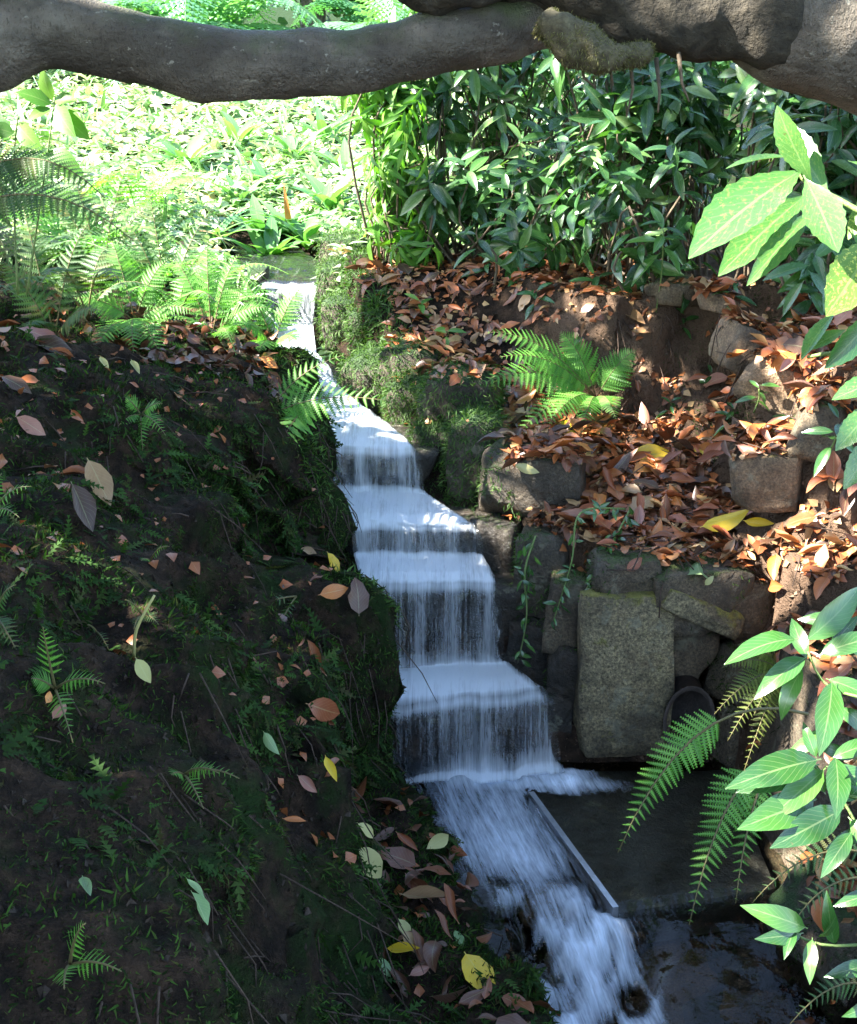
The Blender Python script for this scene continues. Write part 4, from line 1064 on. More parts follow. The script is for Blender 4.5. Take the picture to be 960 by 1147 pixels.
# ---- leafy plants described by stems (pixel, depth) with leaves placed one by one
def leafy(name, stems, leaves, label, cat, mat, tmpl, tn, stemmat='green_stem', group=None, rs=.004):
    """stems: list of [(x,y,d)...]; leaves: (x0,y0,d0, x1,y1,d1, normal, [mat])"""
    b = Pd(*stems[0][0])
    t = thing(name, b, label, cat, group)
    for sp in stems:
        P_ = [Pd(*q) for q in sp]
        link('stem', tubemesh('stem', P_, np.linspace(rs, rs * .5, len(P_)), 6, sub=4), MAT[stemmat], t)
    for lf in leaves:
        p0 = Pd(*lf[:3]); p1 = Pd(*lf[3:6]); nrm = lf[6]; mt = lf[7] if len(lf) > 7 else mat
        L = np.linalg.norm(p1 - p0)
        R = frame(unit(p1 - p0)[None], np.array(nrm, float)[None])[0]
        me = SHARED.get((tn, mt))
        if me is None:
            me = mesh(tn, tmpl[0], tmpl[1], tmpl[2], np.zeros(len(tmpl[1]))); me.materials.append(MAT[mt]); SHARED[(tn, mt)] = me
        wsc = lf[8] if len(lf) > 8 else 1.0
        link('leaf', me, None, t, M4(p0, R, np.array([L, L * wsc, L])))
    return t
UPC = (-.4, -.6, .65); TOC = (-.45, -.85, .35)
leafy('spotted_laurel', [[(1250, 420, 1.6), (1060, 300, 1.7), (960, 235, 1.8), (905, 205, 1.85), (895, 190, 1.86)], [(1250, 440, 1.6), (1050, 400, 1.75), (945, 395, 1.85), (905, 400, 1.9)], [(1250, 380, 1.6), (1080, 330, 1.75), (985, 265, 1.85)]],
      [(905, 186, 1.85, 778, 264, 1.72, (-.35, -.75, .62), 'aucuba', .85), (912, 208, 1.84, 866, 124, 1.80, (-.75, -.6, .35), 'aucuba', .9), (932, 226, 1.83, 872, 128, 1.87, (-.35, -.8, .45), 'aucuba', .75),
       (900, 196, 1.82, 940, 274, 1.76, (-.1, -1, .35), 'aucuba', 1.2), (908, 214, 1.88, 811, 294, 1.80, (-.2, -.8, .55), 'aucuba', .8), (912, 232, 1.90, 843, 310, 1.84, (-.1, -.85, .45), 'aucuba', .6),
       (893, 176, 1.92, 814, 178, 1.92, (0, -.25, 1), 'aucuba', .6), (950, 180, 1.95, 1010, 200, 1.95, (0, -.6, .8), 'aucuba', .9),
       (985, 262, 1.85, 935, 345, 1.78, (-.1, -1, .3), 'spotted', 1.25), (940, 345, 1.85, 894, 396, 1.83, (-.8, -.5, .3), 'aucuba', .8), (950, 368, 1.86, 905, 388, 1.86, UPC, 'aucuba', 1.0), (990, 340, 1.8, 932, 412, 1.78, (.5, -.8, .5), 'laurel', .9),
       (1000, 300, 1.85, 955, 250, 1.85, UPC, 'aucuba', 1), (1010, 420, 1.8, 935, 440, 1.78, UPC, 'aucuba', .9), (990, 445, 1.8, 938, 500, 1.78, TOC, 'aucuba', 1), (1000, 200, 1.85, 948, 262, 1.85, UPC, 'spotted', 1), (1000, 470, 1.8, 945, 545, 1.8, TOC, 'aucuba', .9),
       (1000, 330, 1.9, 925, 318, 1.92, UPC, 'spotted', 1.0)],
      'near variegated laurel with big sunlit toothed leaves at the upper right', 'shrub', 'aucuba', AUCUBA, 'toothed_leaf', rs=.006)
leafy('glossy_shrub', [[(1200, 830, 2.1), (1010, 790, 2.2), (930, 770, 2.3), (905, 730, 2.3)], [(1200, 830, 2.1), (1000, 890, 2.25), (930, 885, 2.3), (862, 855, 2.35)], [(1200, 980, 2.1), (1000, 960, 2.25), (940, 890, 2.3), (905, 850, 2.3)], [(1200, 1090, 2.1), (1010, 1060, 2.2), (920, 1058, 2.25), (870, 1035, 2.3)]],
      [(905, 735, 2.3, 850, 768, 2.25, UPC), (900, 745, 2.3, 870, 800, 2.28, (-.6, -.7, .4)), (932, 760, 2.28, 928, 835, 2.2, (-.1, -1, .2), 'gloss', 1.1), (915, 735, 2.3, 985, 705, 2.25, UPC), (895, 715, 2.3, 820, 722, 2.25, (0, -.3, 1)), (900, 720, 2.3, 975, 660, 2.3, (.5, -.6, .6)),
       (925, 760, 2.3, 985, 780, 2.25, UPC), (905, 740, 2.32, 885, 690, 2.35, UPC), (930, 725, 2.32, 960, 690, 2.3, TOC), (940, 790, 2.3, 990, 830, 2.25, TOC),
       (920, 850, 2.3, 832, 868, 2.22, (.1, -.6, .8)), (918, 856, 2.3, 838, 880, 2.25, (.3, -.6, .7)), (925, 860, 2.3, 872, 908, 2.22, (-.3, -.8, .5)), (925, 858, 2.3, 990, 880, 2.25, UPC), (935, 845, 2.3, 945, 905, 2.22, (0, -1, .2), 'gloss', 1.2), (915, 850, 2.3, 900, 812, 2.3, UPC), (930, 850, 2.3, 985, 825, 2.28, UPC),
       (915, 895, 2.3, 850, 918, 2.2, (.1, -.7, .7), 'gloss', 1.15), (945, 905, 2.28, 882, 942, 2.2, (.2, -.7, .7), 'gloss', 1.1), (950, 915, 2.28, 990, 960, 2.2, UPC), (925, 890, 2.3, 905, 850, 2.3, UPC), (945, 900, 2.28, 975, 870, 2.3, TOC), (955, 930, 2.25, 925, 975, 2.2, TOC),
       (940, 820, 2.36, 885, 838, 2.34, UPC), (960, 850, 2.36, 915, 835, 2.36, TOC), (975, 930, 2.3, 930, 945, 2.28, UPC), (960, 700, 2.36, 900, 688, 2.36, UPC), (980, 740, 2.36, 945, 715, 2.36, TOC), (985, 1000, 2.3, 940, 1010, 2.28, UPC), (985, 820, 2.3, 945, 800, 2.3, UPC), (980, 1080, 2.3, 930, 1090, 2.28, UPC), (985, 1120, 2.3, 950, 1140, 2.28, TOC),
       (905, 1040, 2.25, 848, 1018, 2.2, UPC), (900, 1045, 2.25, 860, 1052, 2.2, (.2, -.8, .6)), (910, 1050, 2.25, 905, 1095, 2.2, TOC), (915, 1050, 2.25, 940, 1040, 2.2, (.4, -.8, .5)), (935, 1060, 2.25, 925, 1015, 2.2, (-.4, -.8, .4), 'gloss', .8), (890, 1040, 2.25, 880, 1065, 2.2, TOC)],
      'glossy green shrub with sunlit leaves reaching in from the lower right', 'shrub', 'gloss', LAUREL_B, 'glossy_leaf', 'green_stem')
# pale fern stalk already belongs to the hanging fern
def seedling(px, n, L, label, mat='gloss', seed=1, dep=None, ax=(0, -.4, 1), hgt=.06, tmpl=LAUREL, tn='laurel_leaf', cat='seedling', group=None, droop=.3):
    r = np.random.default_rng(seed)
    if dep is None:
        h, n_ = G(*px)
        h = h - ray(*px) * .03
    else: h = Pd(*px, dep)
    g, _ = DROP(h[0], h[1] + .02, h[2] + .02)
    base = g if g is not None and abs(g[2] - h[2]) < .4 else h - np.array([0, 0, hgt])
    t = thing('seedling', base, label, cat, group)
    topp = h + np.array([0, -.02, hgt * .3])
    link('stem', tubemesh('stem', [base - np.array([0, -.02, .02]), (base + topp) / 2 + np.array([.01, .01, 0]), topp], [.004, .003, .003], 5, sub=3), MAT['green_stem'], t)
    a_, b_, c_ = rosette(topp, np.array(ax, float), n, L, r, droop)
    put_leaves(t, tmpl, tn, mat, a_, b_, c_, 60)
    return t
gS = 'laurel seedlings on the right bank'
seedling((668, 318), 9, .14, 'laurel seedling with splayed leaves on the rim of the earth bank', 'laurel', 2, group=gS)
seedling((742, 262), 9, .16, 'laurel seedling hanging before the dark thicket', 'gloss', 3, dep=5.2, group=gS)
seedling((545, 300), 7, .12, 'laurel seedling on the litter slope below the thicket', 'laurel', 4, group=gS)
seedling((795, 425), 6, .09, 'small green seedling left of the tan bank stones', 'gloss', 5, group=gS)
seedling((848, 440), 7, .09, 'green seedling growing over the slanting tan stone', 'gloss', 6, group=gS)
seedling((885, 475), 8, .09, 'green seedling on the bank beneath the tan stone', 'gloss', 7, group=gS)
seedling((820, 330), 7, .10, 'seedling under the big toothed leaves', 'laurel', 8, group=gS)
seedling((935, 480), 7, .12, 'sunlit seedling at the right edge beside the bank stones', 'gloss', 9, dep=3.9, group=gS)
seedling((470, 345), 8, .11, 'sunlit green seedling by the mossy kerb stones', 'bright', 10, group=gS)
seedling((500, 375), 7, .10, 'second sunlit green seedling on the litter slope, nearer the stream', 'bright', 11, group=gS)
seedling((705, 330), 7, .11, 'seedling on the bare earth rim left of the grey rim stone', 'laurel', 12, group=gS)
seedling((765, 360), 6, .09, 'small seedling on the earth face above the terrace', 'gloss', 13, group=gS)
seedling((820, 465), 7, .08, 'low green sprig between the two lower tan stones', 'gloss', 14, group=gS)
seedling((600, 335), 8, .12, 'laurel seedling at the foot of the thicket above the fern', 'laurel', 15, group=gS)
seedling((750, 455), 6, .07, 'tiny green sprig at the back of the terrace', 'gloss', 16, group=gS)
# trailing creeper with small glossy leaves over the wall
t = thing('trailing_plant', Py(690, 575, 4.1), 'trailing plant with small wet leaves hanging over the wall beside the flat-topped block', 'creeper')
for k, path in enumerate([[(700, 570, 4.12), (650, 575, 4.02), (640, 630, 3.95), (620, 695, 3.92)], [(705, 572, 4.12), (690, 600, 4.0), (668, 640, 3.93), (650, 672, 3.9)], [(600, 600, 4.1), (588, 640, 4.03), (590, 690, 4.0), (582, 735, 4.0)]]):
    P_ = [Py(*q) for q in path]
    v, q, tt = tube(P_, [.004, .004, .003, .002], 5, sub=8)
    link('stem', mesh('stem', v, [q, tt]), MAT['green_stem'], t)
    cen = v[:-2].reshape(-1, 5, 3).mean(1)
    idx = rng.integers(2, len(cen), 34); pos = cen[idx] + rng.normal(size=(34, 3)) * .008
    dd = unit(rng.normal(size=(34, 3)) + np.array([0, -.5, -.6])); R = frame(dd, unit(np.array([0, -.8, .7]) + rng.normal(size=(34, 3)) * .35))
    put_leaves(t, LAUREL_LO, 'small_leaf', 'gloss', pos, R, rng.uniform(.03, .055, 34), 34)
# big-leaved plant in the top left corner under the limb
leafy('broad_leaved_plant', [[(30, 330, 4.2), (45, 230, 4.1), (62, 110, 4.0)], [(20, 330, 4.2), (15, 200, 4.1), (20, 130, 4.0)]],
      [(60, 115, 4.0, 42, 78, 3.95, TOC), (60, 112, 4.0, 82, 108, 3.95, UPC), (62, 118, 4.0, 75, 148, 3.92, TOC), (60, 118, 4.0, 20, 98, 3.95, UPC), (58, 120, 4.0, 30, 130, 3.95, TOC), (64, 125, 4.0, 95, 150, 3.95, UPC), (50, 170, 4.0, 88, 190, 3.95, UPC), (40, 200, 4.1, 10, 180, 4.0, UPC), (18, 150, 4.0, -15, 140, 4.0, TOC), (20, 140, 4.0, 40, 165, 3.95, TOC)],
      'light green broad-leaved plant under the left end of the limb', 'plant', 'bright', BROAD, 'broad_leaf')

# ---- far sunny ground cover
r = np.random.default_rng(51)
def scatter_ground(n, xr, yr, fn=None):
    X = r.uniform(*xr, n); Y = r.uniform(*yr, n)
    m = np.ones(n, bool) if fn is None else fn(X, Y)
    return X[m], Y[m]
n = 44000
Y = 6.3 + 12 * r.random(n) ** 1.6; X = r.uniform(-.42, .14, n) * Y * 1.0
m = ~((X > xl_(Y) - .05) & (X < xr_(Y) + .02) & (Y < 8.2)) & (Y > np.where(X > -.45, 7.0, 6.3))
X, Y = X[m], Y[m]; Z = height(X, Y)
tall = .05 + .14 * np.clip(fbm(XYZ(X, Y), 1.2, 3, 61) + .4, 0, 1)
pos = np.stack([X, Y, Z + tall * r.random(len(X))], -1)
d = unit(np.stack([r.normal(size=len(X)), r.normal(size=len(X)) - .35, r.uniform(-.2, .9, len(X))], -1))
R = frame(d, unit(np.stack([r.normal(size=len(X)) * .35, r.normal(size=len(X)) * .35 - .2, np.ones(len(X))], -1)))
hb = r.random(len(X)) < .68
for sel, tm, sc_, nm in ((hb, BROAD, .078, 'ground_cover'), (~hb, STRAP, .15, 'grassy_ground_cover')):
    v, f, uv, rd = scatter(tm, pos[sel], R[sel], sc_ * r.uniform(.6, 1.4, sel.sum()) * np.clip(Y[sel] / 8, .8, 1.4))
    o = link(nm, mesh(nm, v, f, uv, rd), MAT['cover'])
    tag(o, 'sunlit carpet of pale green leaves beyond the highest fall' if nm == 'ground_cover' else 'narrow green blades in the sunlit carpet beyond the fall', 'ground cover', None, 'stuff')
# clumps that stand out of it
cl = [(292, 268), (322, 262), (268, 232), (345, 280), (300, 215), (240, 275), (370, 238), (388, 200), (330, 178), (210, 190), (265, 165), (365, 160), (300, 296)]
cla = ['strap-leaved clump left of the top pool', 'strap-leaved clump with a brown dying blade behind the top pool', 'pale clump in the sunny carpet up left of the pool', 'strap-leaved clump right behind the highest fall', 'pale strap-leaved clump in the middle of the sunny carpet',
       'clump beside the bright ferns left of the top pool', 'clump against the drooping shrub, lower one', 'clump against the drooping shrub, upper one', 'small far clump in the sunny carpet centre', 'far clump right of the grey-green fern', 'far clump below the limb at its lowest', 'far clump close to the drooping shrub top', 'low clump at the lip of the highest fall']
for k, ((x, y), lb) in enumerate(zip(cl, cla)):
    h, n_ = cast(CAM, ray(x, y) / np.linalg.norm(ray(x, y)), [BV])
    t = thing('strap_leaf_plant', h, lb, 'plant', 'strap-leaved clumps in the sunny carpet')
    nl = 16; a = np.arange(nl) * 2.4 + k
    d = unit(np.stack([np.cos(a), np.sin(a) - .2, r.uniform(.5, 1.6, nl)], -1))
    R = frame(d, unit(np.stack([-np.cos(a) * .8, -np.sin(a) * .8, np.ones(nl) * .8], -1)))
    put_leaves(t, STRAP if k % 3 else NARROW, 'strap_leaf' if k % 3 else 'narrow_leaf', 'strap', np.repeat(h[None], nl, 0) + r.normal(size=(nl, 3)) * .015, R, np.stack([q_ := r.uniform(.2, .34, nl) * (h[1] / 7.5), q_ * 1.3, q_], -1), 40)
    if k == 1:
        for j in (1,):
            o = link('dead_leaf', mesh('dead_leaf', *[STRAP[0], STRAP[1]], uv=STRAP[2]), MAT['fall_orange'], t, M4(h + np.array([.03 * j, -.05, 0]), frame(np.array([[.25 - .3 * j, -.5, .75]]), np.array([[0, -1, .5]]))[0], .30))

# ---- background: path, tree ferns, trees
pz_ = 14.2
V = []; 
xs = np.linspace(-14, 8, 60)
for x in xs:
    for w in (-.55, .55):
        yy = pz_ + .8 * math.sin(x * .25) + w; V.append((x, yy, float(height(np.array([x]), np.array([yy]))[0]) + .06))
F = [(2 * i, 2 * i + 2, 2 * i + 3, 2 * i + 1) for i in range(59)]
o = link('path', mesh('path', V, np.array(F)), MAT['path']); tag(o, 'pale sunlit path far behind', None, None, 'structure')
def tree_fern(X, Y, h, L, label, seed):
    r = np.random.default_rng(seed)
    z = float(height(np.array([X]), np.array([Y]))[0])
    t = thing('tree_fern', (X, Y, z), label, 'tree fern', 'tree ferns in the background')
    link('trunk', tubemesh('trunk', [(X, Y, z - .1), (X + .05, Y, z + h * .5), (X, Y, z + h)], [.16, .13, .12], 12, seed, .04, 12, sub=6), MAT['root'], t)
    c = np.array([X, Y, z + h])
    for k in range(16):
        a = k * 2.4 + r.random() * .3; l = L * r.uniform(.8, 1.1); dr = np.array([math.cos(a), math.sin(a), 0])
        e_ = .9 if k < 6 else .45
        frond(t, c, c + dr * l * .45 + np.array([0, 0, l * e_ * .7]), c + dr * l + np.array([0, 0, -l * .25 + (.25 if k < 6 else 0)]), 26, .30 * L, (-dr[0] * .2, -dr[1] * .2, 1), 'treefern', False, 'bi', .06, .012)
tree_fern(-2.6, 14.9, .45, 2.1, 'teal tree fern behind the middle of the limb', 3)
tree_fern(-5.3, 15.2, .5, 2.0, 'teal tree fern behind the left part of the limb', 4)
tree_fern(-.5, 15.6, .5, 1.9, 'tree fern half hidden behind the thicket', 5)
def far_tree(X, Y, H, rx, label, seed, n=5200, mat='tree_far'):
    r = np.random.default_rng(seed)
    z = float(height(np.array([X]), np.array([Y]))[0])
    t = thing('background_tree', (X, Y, z), label, 'tree', 'trees closing the background')
    tubes = [tube([(X, Y, z - .2), (X + .1, Y, z + H * .4), (X, Y, z + H * .8)], [.2, .14, .06], 8, sub=4)]
    cc = []
    for k in range(16):
        u = unit(r.normal(size=3)); c = np.array([X, Y, z + H * .5]) + u * r.random() ** .4 * np.array([rx, rx * .8, H * .48]); cc.append(c)
        tubes.append(tube([(X, Y, z + H * .3), (c + np.array([X, Y, z + H * .3])) / 2 + np.array([0, 0, .2]), c], [.05, .03, .01], 6, sub=3))
    v, q, tt = join(tubes); link('trunk', mesh('trunk', v, [q, tt]), MAT['bark'], t)
    cc = np.array(cc)[r.integers(0, 16, n)]
    p = cc + r.normal(size=(n, 3)) * .38; p[:, 2] = np.maximum(p[:, 2], z + .1)
    R = frame(unit(r.normal(size=(n, 3))), unit(r.normal(size=(n, 3)) * .5 + np.array([0, -.2, 1])))
    v, f, uv, rd = scatter(BROAD, p, R, r.uniform(.16, .32, n))
    o = link('crown', mesh('crown', v, f, uv, rd), MAT[mat], t); o['kind'] = 'stuff'
for k, (x, y, H, rx, lb) in enumerate([(-8.5, 17, 4.2, 2.2, 'background tree behind the left end of the limb'), (-5, 18.5, 4.6, 2.3, 'background tree left of the teal tree ferns'), (-1.6, 18, 4.4, 2.2, 'background tree right behind the teal tree fern'), (1.8, 17, 4.5, 2.3, 'background tree behind the laurel thicket'), (5.2, 16, 4.5, 2.3, 'rightmost of the trees closing the background'), (-12, 18, 4.5, 2.4, 'leftmost of the trees closing the background')]):
    far_tree(x, y, H, rx, lb, 70 + k)

# ================================================================== fallen leaves and litter
r = np.random.default_rng(99)
FALL_ME = {}
def fall_me(kind, k):
    if (kind, k) not in FALL_ME:
        t = FALLEN[k]; me = mesh('fallen_leaf', t[0], t[1], t[2], np.zeros(len(t[1]))); me.materials.append(MAT['fall_' + kind]); FALL_ME[(kind, k)] = me
    return FALL_ME[(kind, k)]
def fallen_px(x, y, x2, y2, kind, label, k=None, lift=.012, group=None, name='fallen_leaf', tilt=.2, wid=1.0):
    """a fallen leaf from pixel to pixel, on whatever lies there"""
    h, n_ = G((x + x2) / 2, (y + y2) / 2)
    d0 = depth_of(h)
    n2 = unit(n_ + r.normal(size=3) * tilt)
    if x > 560 and kind == 'yellow': n2 = unit(n_ + .8 * unit(CAM - h))
    if x < 480 and y > 400: n2 = unit(n_ + .7 * unit(CAM - h) + r.normal(size=3) * .1); lift = .035
    # project both ends on the plane through h
    def onp(px, py):
        rr_ = ray(px, py); den = rr_ @ n2
        if abs(den) < .08: return Pd(px, py, d0)
        q = CAM + rr_ * (((h - CAM) @ n2) / den)
        return q if np.linalg.norm(q - h) < .2 else Pd(px, py, d0)
    a, b_ = onp(x, y), onp(x2, y2); L = max(np.linalg.norm(b_ - a), .02)
    if L > .24: a = h + (a - h) * .24 / L; b_ = h + (b_ - h) * .24 / L; L = .24
    o = link(name, fall_me(kind, r.integers(7) if k is None else k + 2), None, None, M4(a + n2 * lift, frame((b_ - a)[None], n2[None])[0], np.array([L, L * wid, L])))
    return tag(o, label, 'leaf', group)
big = [(702, 522, 752, 512, 'yellow', 'large yellow leaf at the back of the terrace litter', 0), (782, 600, 838, 584, 'yellow', 'long bright yellow leaf in the middle of the terrace litter', 1), (836, 588, 872, 596, 'yellow', 'slim yellow leaf touching the long yellow one', 3),
       (626, 482, 652, 494, 'yellow', 'small yellow leaf under the arching fern', 2), (575, 520, 604, 530, 'cream', 'pale yellow leaf on the flat-topped wet block', 1), (632, 575, 660, 590, 'rust brown', 'brown leaf hanging off the flat-topped block', 0),
       (712, 620, 748, 594, 'rust brown', 'big reddish brown leaf above the small wall stones', 2), (700, 640, 720, 625, 'rust brown', 'red-brown leaf lying on the wall edge', 2), (776, 512, 790, 525, 'yellow', 'yellow-green leaf near the centre back of the terrace', 2),
       (690, 600, 725, 622, 'dark brown', 'wet dark leaf beside the creeper', 2), (885, 408, 912, 396, 'orange', 'orange leaf on top of the slanting tan stone', 0), (700, 348, 722, 372, 'tan', 'tan upright leaf on the face of the earth bank', 3), (790, 655, 800, 645, 'cream', 'small cream leaf on the wall rim', 2), (780, 630, 783, 655, 'green', 'small yellowish green leaf standing on the wall rim', 1),
       (455, 1048, 472, 1075, 'tan', 'pale curled leaf on the mossy shelf', 4), (520, 1070, 552, 1115, 'yellow', 'bright yellow leaf low on the mossy shelf by the rapids', 2), (470, 955, 498, 938, 'cream', 'cream leaf lying at the pool edge of the mossy shelf', 0), (500, 948, 518, 955, 'rust brown', 'brown leaf next to the cream one at the pool edge', 1),
       (392, 946, 424, 984, 'cream', 'large pale yellow leaf at the back of the mossy shelf', 2), (392, 922, 412, 940, 'cream', 'pale leaf above the large pale yellow one', 0), (435, 1068, 475, 1074, 'yellow', 'curled yellow leaf in the middle of the shelf', 3), (448, 1010, 505, 1022, 'tan', 'long straw-coloured curled leaf on the shelf', 3), (418, 1075, 434, 1098, 'green', 'small pale green leaf at the lower shelf', 2), (445, 1035, 460, 1056, 'cream', 'cream leaf beside the straw-coloured curl', 2), (508, 1045, 518, 1062, 'green', 'pale green leaf near the rapids', 2), (458, 1095, 482, 1085, 'pinkish brown', 'pinkish leaf on the lower shelf', 0), (455, 985, 472, 1005, 'pinkish brown', 'pinkish brown leaf behind the straw curl', 2), (440, 935, 462, 960, 'rust brown', 'upright brown leaf at the back of the shelf', 3),
       (356, 668, 390, 660, 'orange', 'orange-brown leaf stuck on the mossy edge by the falls', 2), (360, 622, 376, 645, 'yellow', 'yellow leaf above the orange-brown one on the mossy edge', 2), (335, 620, 356, 628, 'tan', 'tan leaf on the mossy edge beside the yellow one', 0), (152, 740, 168, 768, 'cream', 'pale spotted leaf below the upright twig', 2), (288, 816, 304, 842, 'green', 'single pale green leaf on the dark bank centre', 1), (200, 1008, 220, 1046, 'green', 'pale green leaf low on the left bank', 0), (194, 990, 210, 1015, 'green', 'curled green leaf above the pale one', 3), (332, 870, 354, 890, 'pinkish brown', 'dull pinkish leaf at the foot of the left bank', 0), (335, 785, 378, 800, 'rust brown', 'rust leaf in the shade beside the lowest fall', 2), (362, 852, 372, 885, 'yellow', 'dull yellow leaf hanging at the foot of the bank', 3), (310, 925, 335, 932, 'orange', 'thin orange leaf at the foot of the left bank', 3),
       (95, 520, 122, 568, 'tan', 'large tan upright leaf on the left bank', 2), (75, 545, 100, 600, 'dark brown', 'dark brown leaf beside the large tan one', 0), (18, 370, 72, 384, 'rust brown', 'big rusty leaf on the ledge at the upper left', 2), (30, 385, 85, 398, 'dark brown', 'dull brown leaf below the big rusty one', 0), (0, 430, 35, 445, 'dark brown', 'grey-brown lobed leaf at the left edge', 2), (15, 470, 50, 490, 'pinkish brown', 'pinkish leaf low on the upper left ledge', 2), (110, 405, 118, 425, 'cream', 'small pale leaf on the upper mossy bank', 3), (145, 410, 152, 430, 'cream', 'slender pale leaf right of the small pale one', 3), (55, 815, 72, 795, 'pinkish brown', 'pale purple leaf under the spotted fern', 2), (38, 795, 46, 780, 'orange', 'small orange leaf left of the spotted fern', 2),
       (395, 550, 420, 545, 'dark brown', 'wet leaf at the stream edge', 0), (290, 405, 312, 415, 'orange', 'orange leaf on the wet leaf ledge', 2), (28, 290, 75, 294, 'orange', 'flat orange leaf at the left edge behind the ledge', 0), (205, 222, 220, 236, 'yellow', 'yellow-orange leaf in the sunlit plants at left', 2), (222, 205, 240, 232, 'yellow', 'yellow leaf leaning in the sunlit plants', 0), (90, 1000, 96, 1030, 'green', 'thin green leaf low at the far left', 3), (636, 925, 654, 930, 'cream', 'small yellow-green leaf floating in the side basin', 2), (740, 930, 758, 940, 'green', 'green leaf floating under the hanging frond', 2)]
for q in big: fallen_px(*q, lift=.055 if q[4] == 'yellow' and q[0] > 560 else .012)
# litter: candidate points on terrace, slope and ledges
def litter_pts(n, xr, yr, fn):
    X = r.uniform(*xr, n); Y = r.uniform(*yr, n); keep = fn(X, Y); return X[keep], Y[keep]
zones = []
def z_ter(X, Y): return (X > xr_(Y) + .10) & (X < 1.75)
X1, Y1 = litter_pts(5600, (.3, 1.8), (3.55, 5.25), z_ter)
X2, Y2 = litter_pts(1500, (-.3, .95), (4.85, 6.5), lambda X, Y: X > xr_(Y) + .18)
X3, Y3 = litter_pts(450, (1.0, 2.0), (4.1, 5.6), lambda X, Y: X > 1.3)
X4, Y4 = litter_pts(200, (-.45, .3), (2.3, 3.5), lambda X, Y: (X < xl_(Y) - .06) & (X > xl_(Y) - .5))
X5, Y5 = litter_pts(800, (-1.4, -.5), (4.5, 5.7), lambda X, Y: (X < xl_(Y) - .18) & (X > xl_(Y) - .75))
X6, Y6 = litter_pts(120, (-2.2, -1.0), (3.2, 5.2), lambda X, Y: X < xl_(Y) - .7)
X7, Y7 = litter_pts(1300, (1.05, 1.7), (2.2, 3.75), lambda X, Y: X > 1.08)
where = ['on the right terrace', 'on the slope below the laurel thicket', 'on top of the right bank', 'on the mossy shelf by the rapids', 'on the wet ledge left of the stream', 'on the left plateau', 'beside the tall boulder']
cand = []
for zi, (X, Y) in enumerate([(X1, Y1), (X2, Y2), (X3, Y3), (X4, Y4), (X5, Y5), (X6, Y6), (X7, Y7)]):
    for x, y in zip(X, Y):
        h, n_ = DROP(x, y, 2.6 if zi != 0 else 2.2)
        if h is None or n_[2] < (.74 if zi in (0, 1, 2) else .4) + .08 * r.normal(): continue
        if zi in (0, 1, 2) and h[2] < .5: continue
        cand.append((zi, h, n_))
# steep earth carries less litter
size = (.035 + .10 * r.random(len(cand)) ** 1.4) * np.where(r.random(len(cand)) < .3, .6, 1)
score = np.array([size[i] / depth_of(c[1]) + (.02 if c[0] == 0 else 0) for i, c in enumerate(cand)]) * r.uniform(.6, 1, len(cand))
# draw the top layer individually: prefer leaves lying highest
order = np.argsort(-score)
NIND = 235
ind = set(order[:NIND].tolist())
wts = {0: [.40, .28, .12, .12, .08], 1: [.30, .10, .30, .2, .1], 2: [.3, .2, .2, .2, .1], 3: [.12, .03, .70, .1, .05], 4: [.05, .02, .91, .01, .01], 5: [.1, .0, .86, .02, .02], 6: [.35, .25, .1, .15, .15]}
rest = {k: ([], [], []) for k in range(7)}
for i, (zi, h, n_) in enumerate(cand):
    nn_ = unit(n_ + r.normal(size=3) * .24)
    dr = unit(np.cross(nn_, r.normal(size=3)))
    lift = .012 + .035 * r.random()
    if i in ind:
        ck = r.choice(5, p=wts[zi]); cn = FALLCOL[ck][0]
        o = link('fallen_leaf', fall_me(cn, int(r.integers(7))), None, None, M4(h + nn_ * (lift + .012), frame(dr[None], nn_[None])[0], size[i]))
        sz = 'small' if size[i] < .07 else 'long' if size[i] > .10 else 'medium-sized'
        if zi == 0:
            a = 'by the earth bank' if h[1] > 4.75 else 'behind the yellow leaves' if h[1] > 4.45 else 'amid the yellow leaves' if h[1] > 4.2 else 'near the wall rim'
            c = 'under the arching fern' if h[0] < .62 and h[1] > 4.5 else 'near the creeper' if h[0] < .72 else 'in the middle' if h[0] < .98 else 'towards the bank stones' if h[0] < 1.25 else 'at the right edge'
            pl = f'{c} of the terrace, {a}' if c.startswith(('in', 'at')) else f'{c} on the terrace, {a}'
        else: pl = where[zi]
        tag(o, f'{sz} {cn} fallen leaf {pl}', 'leaf', f'{sz} {cn} leaves {pl}')
    else:
        a_, b_, c_ = rest[zi]; a_.append(h + nn_ * lift * .7); b_.append(frame(dr[None], nn_[None])[0]); c_.append(size[i])
names = ['leaf_litter'] * 7
for zi in range(7):
    a_, b_, c_ = (np.array(q) for q in rest[zi])
    if not len(a_): continue
    vs = []; parts = [[], [], [], []]; off = 0
    kk = r.integers(0, 7, len(a_))
    for k in range(7):
        sel = kk == k
        if not sel.any(): continue
        v, f, uv, rd = scatter(FALLEN[k], a_[sel], b_[sel], c_[sel])
        parts[0].append(v); parts[1].append(f + off); parts[2].append(uv); parts[3].append(rd); off += len(v)
    rd = np.concatenate(parts[3])
    if zi == 4: rd *= .2
    if zi in (3, 5): rd *= .35
    o = link('leaf_litter', mesh('leaf_litter', np.vstack(parts[0]), np.vstack(parts[1]), np.vstack(parts[2]), rd), MAT['litter'])
    tag(o, f'brown leaf litter {where[zi]}', 'leaf litter', None, 'stuff')
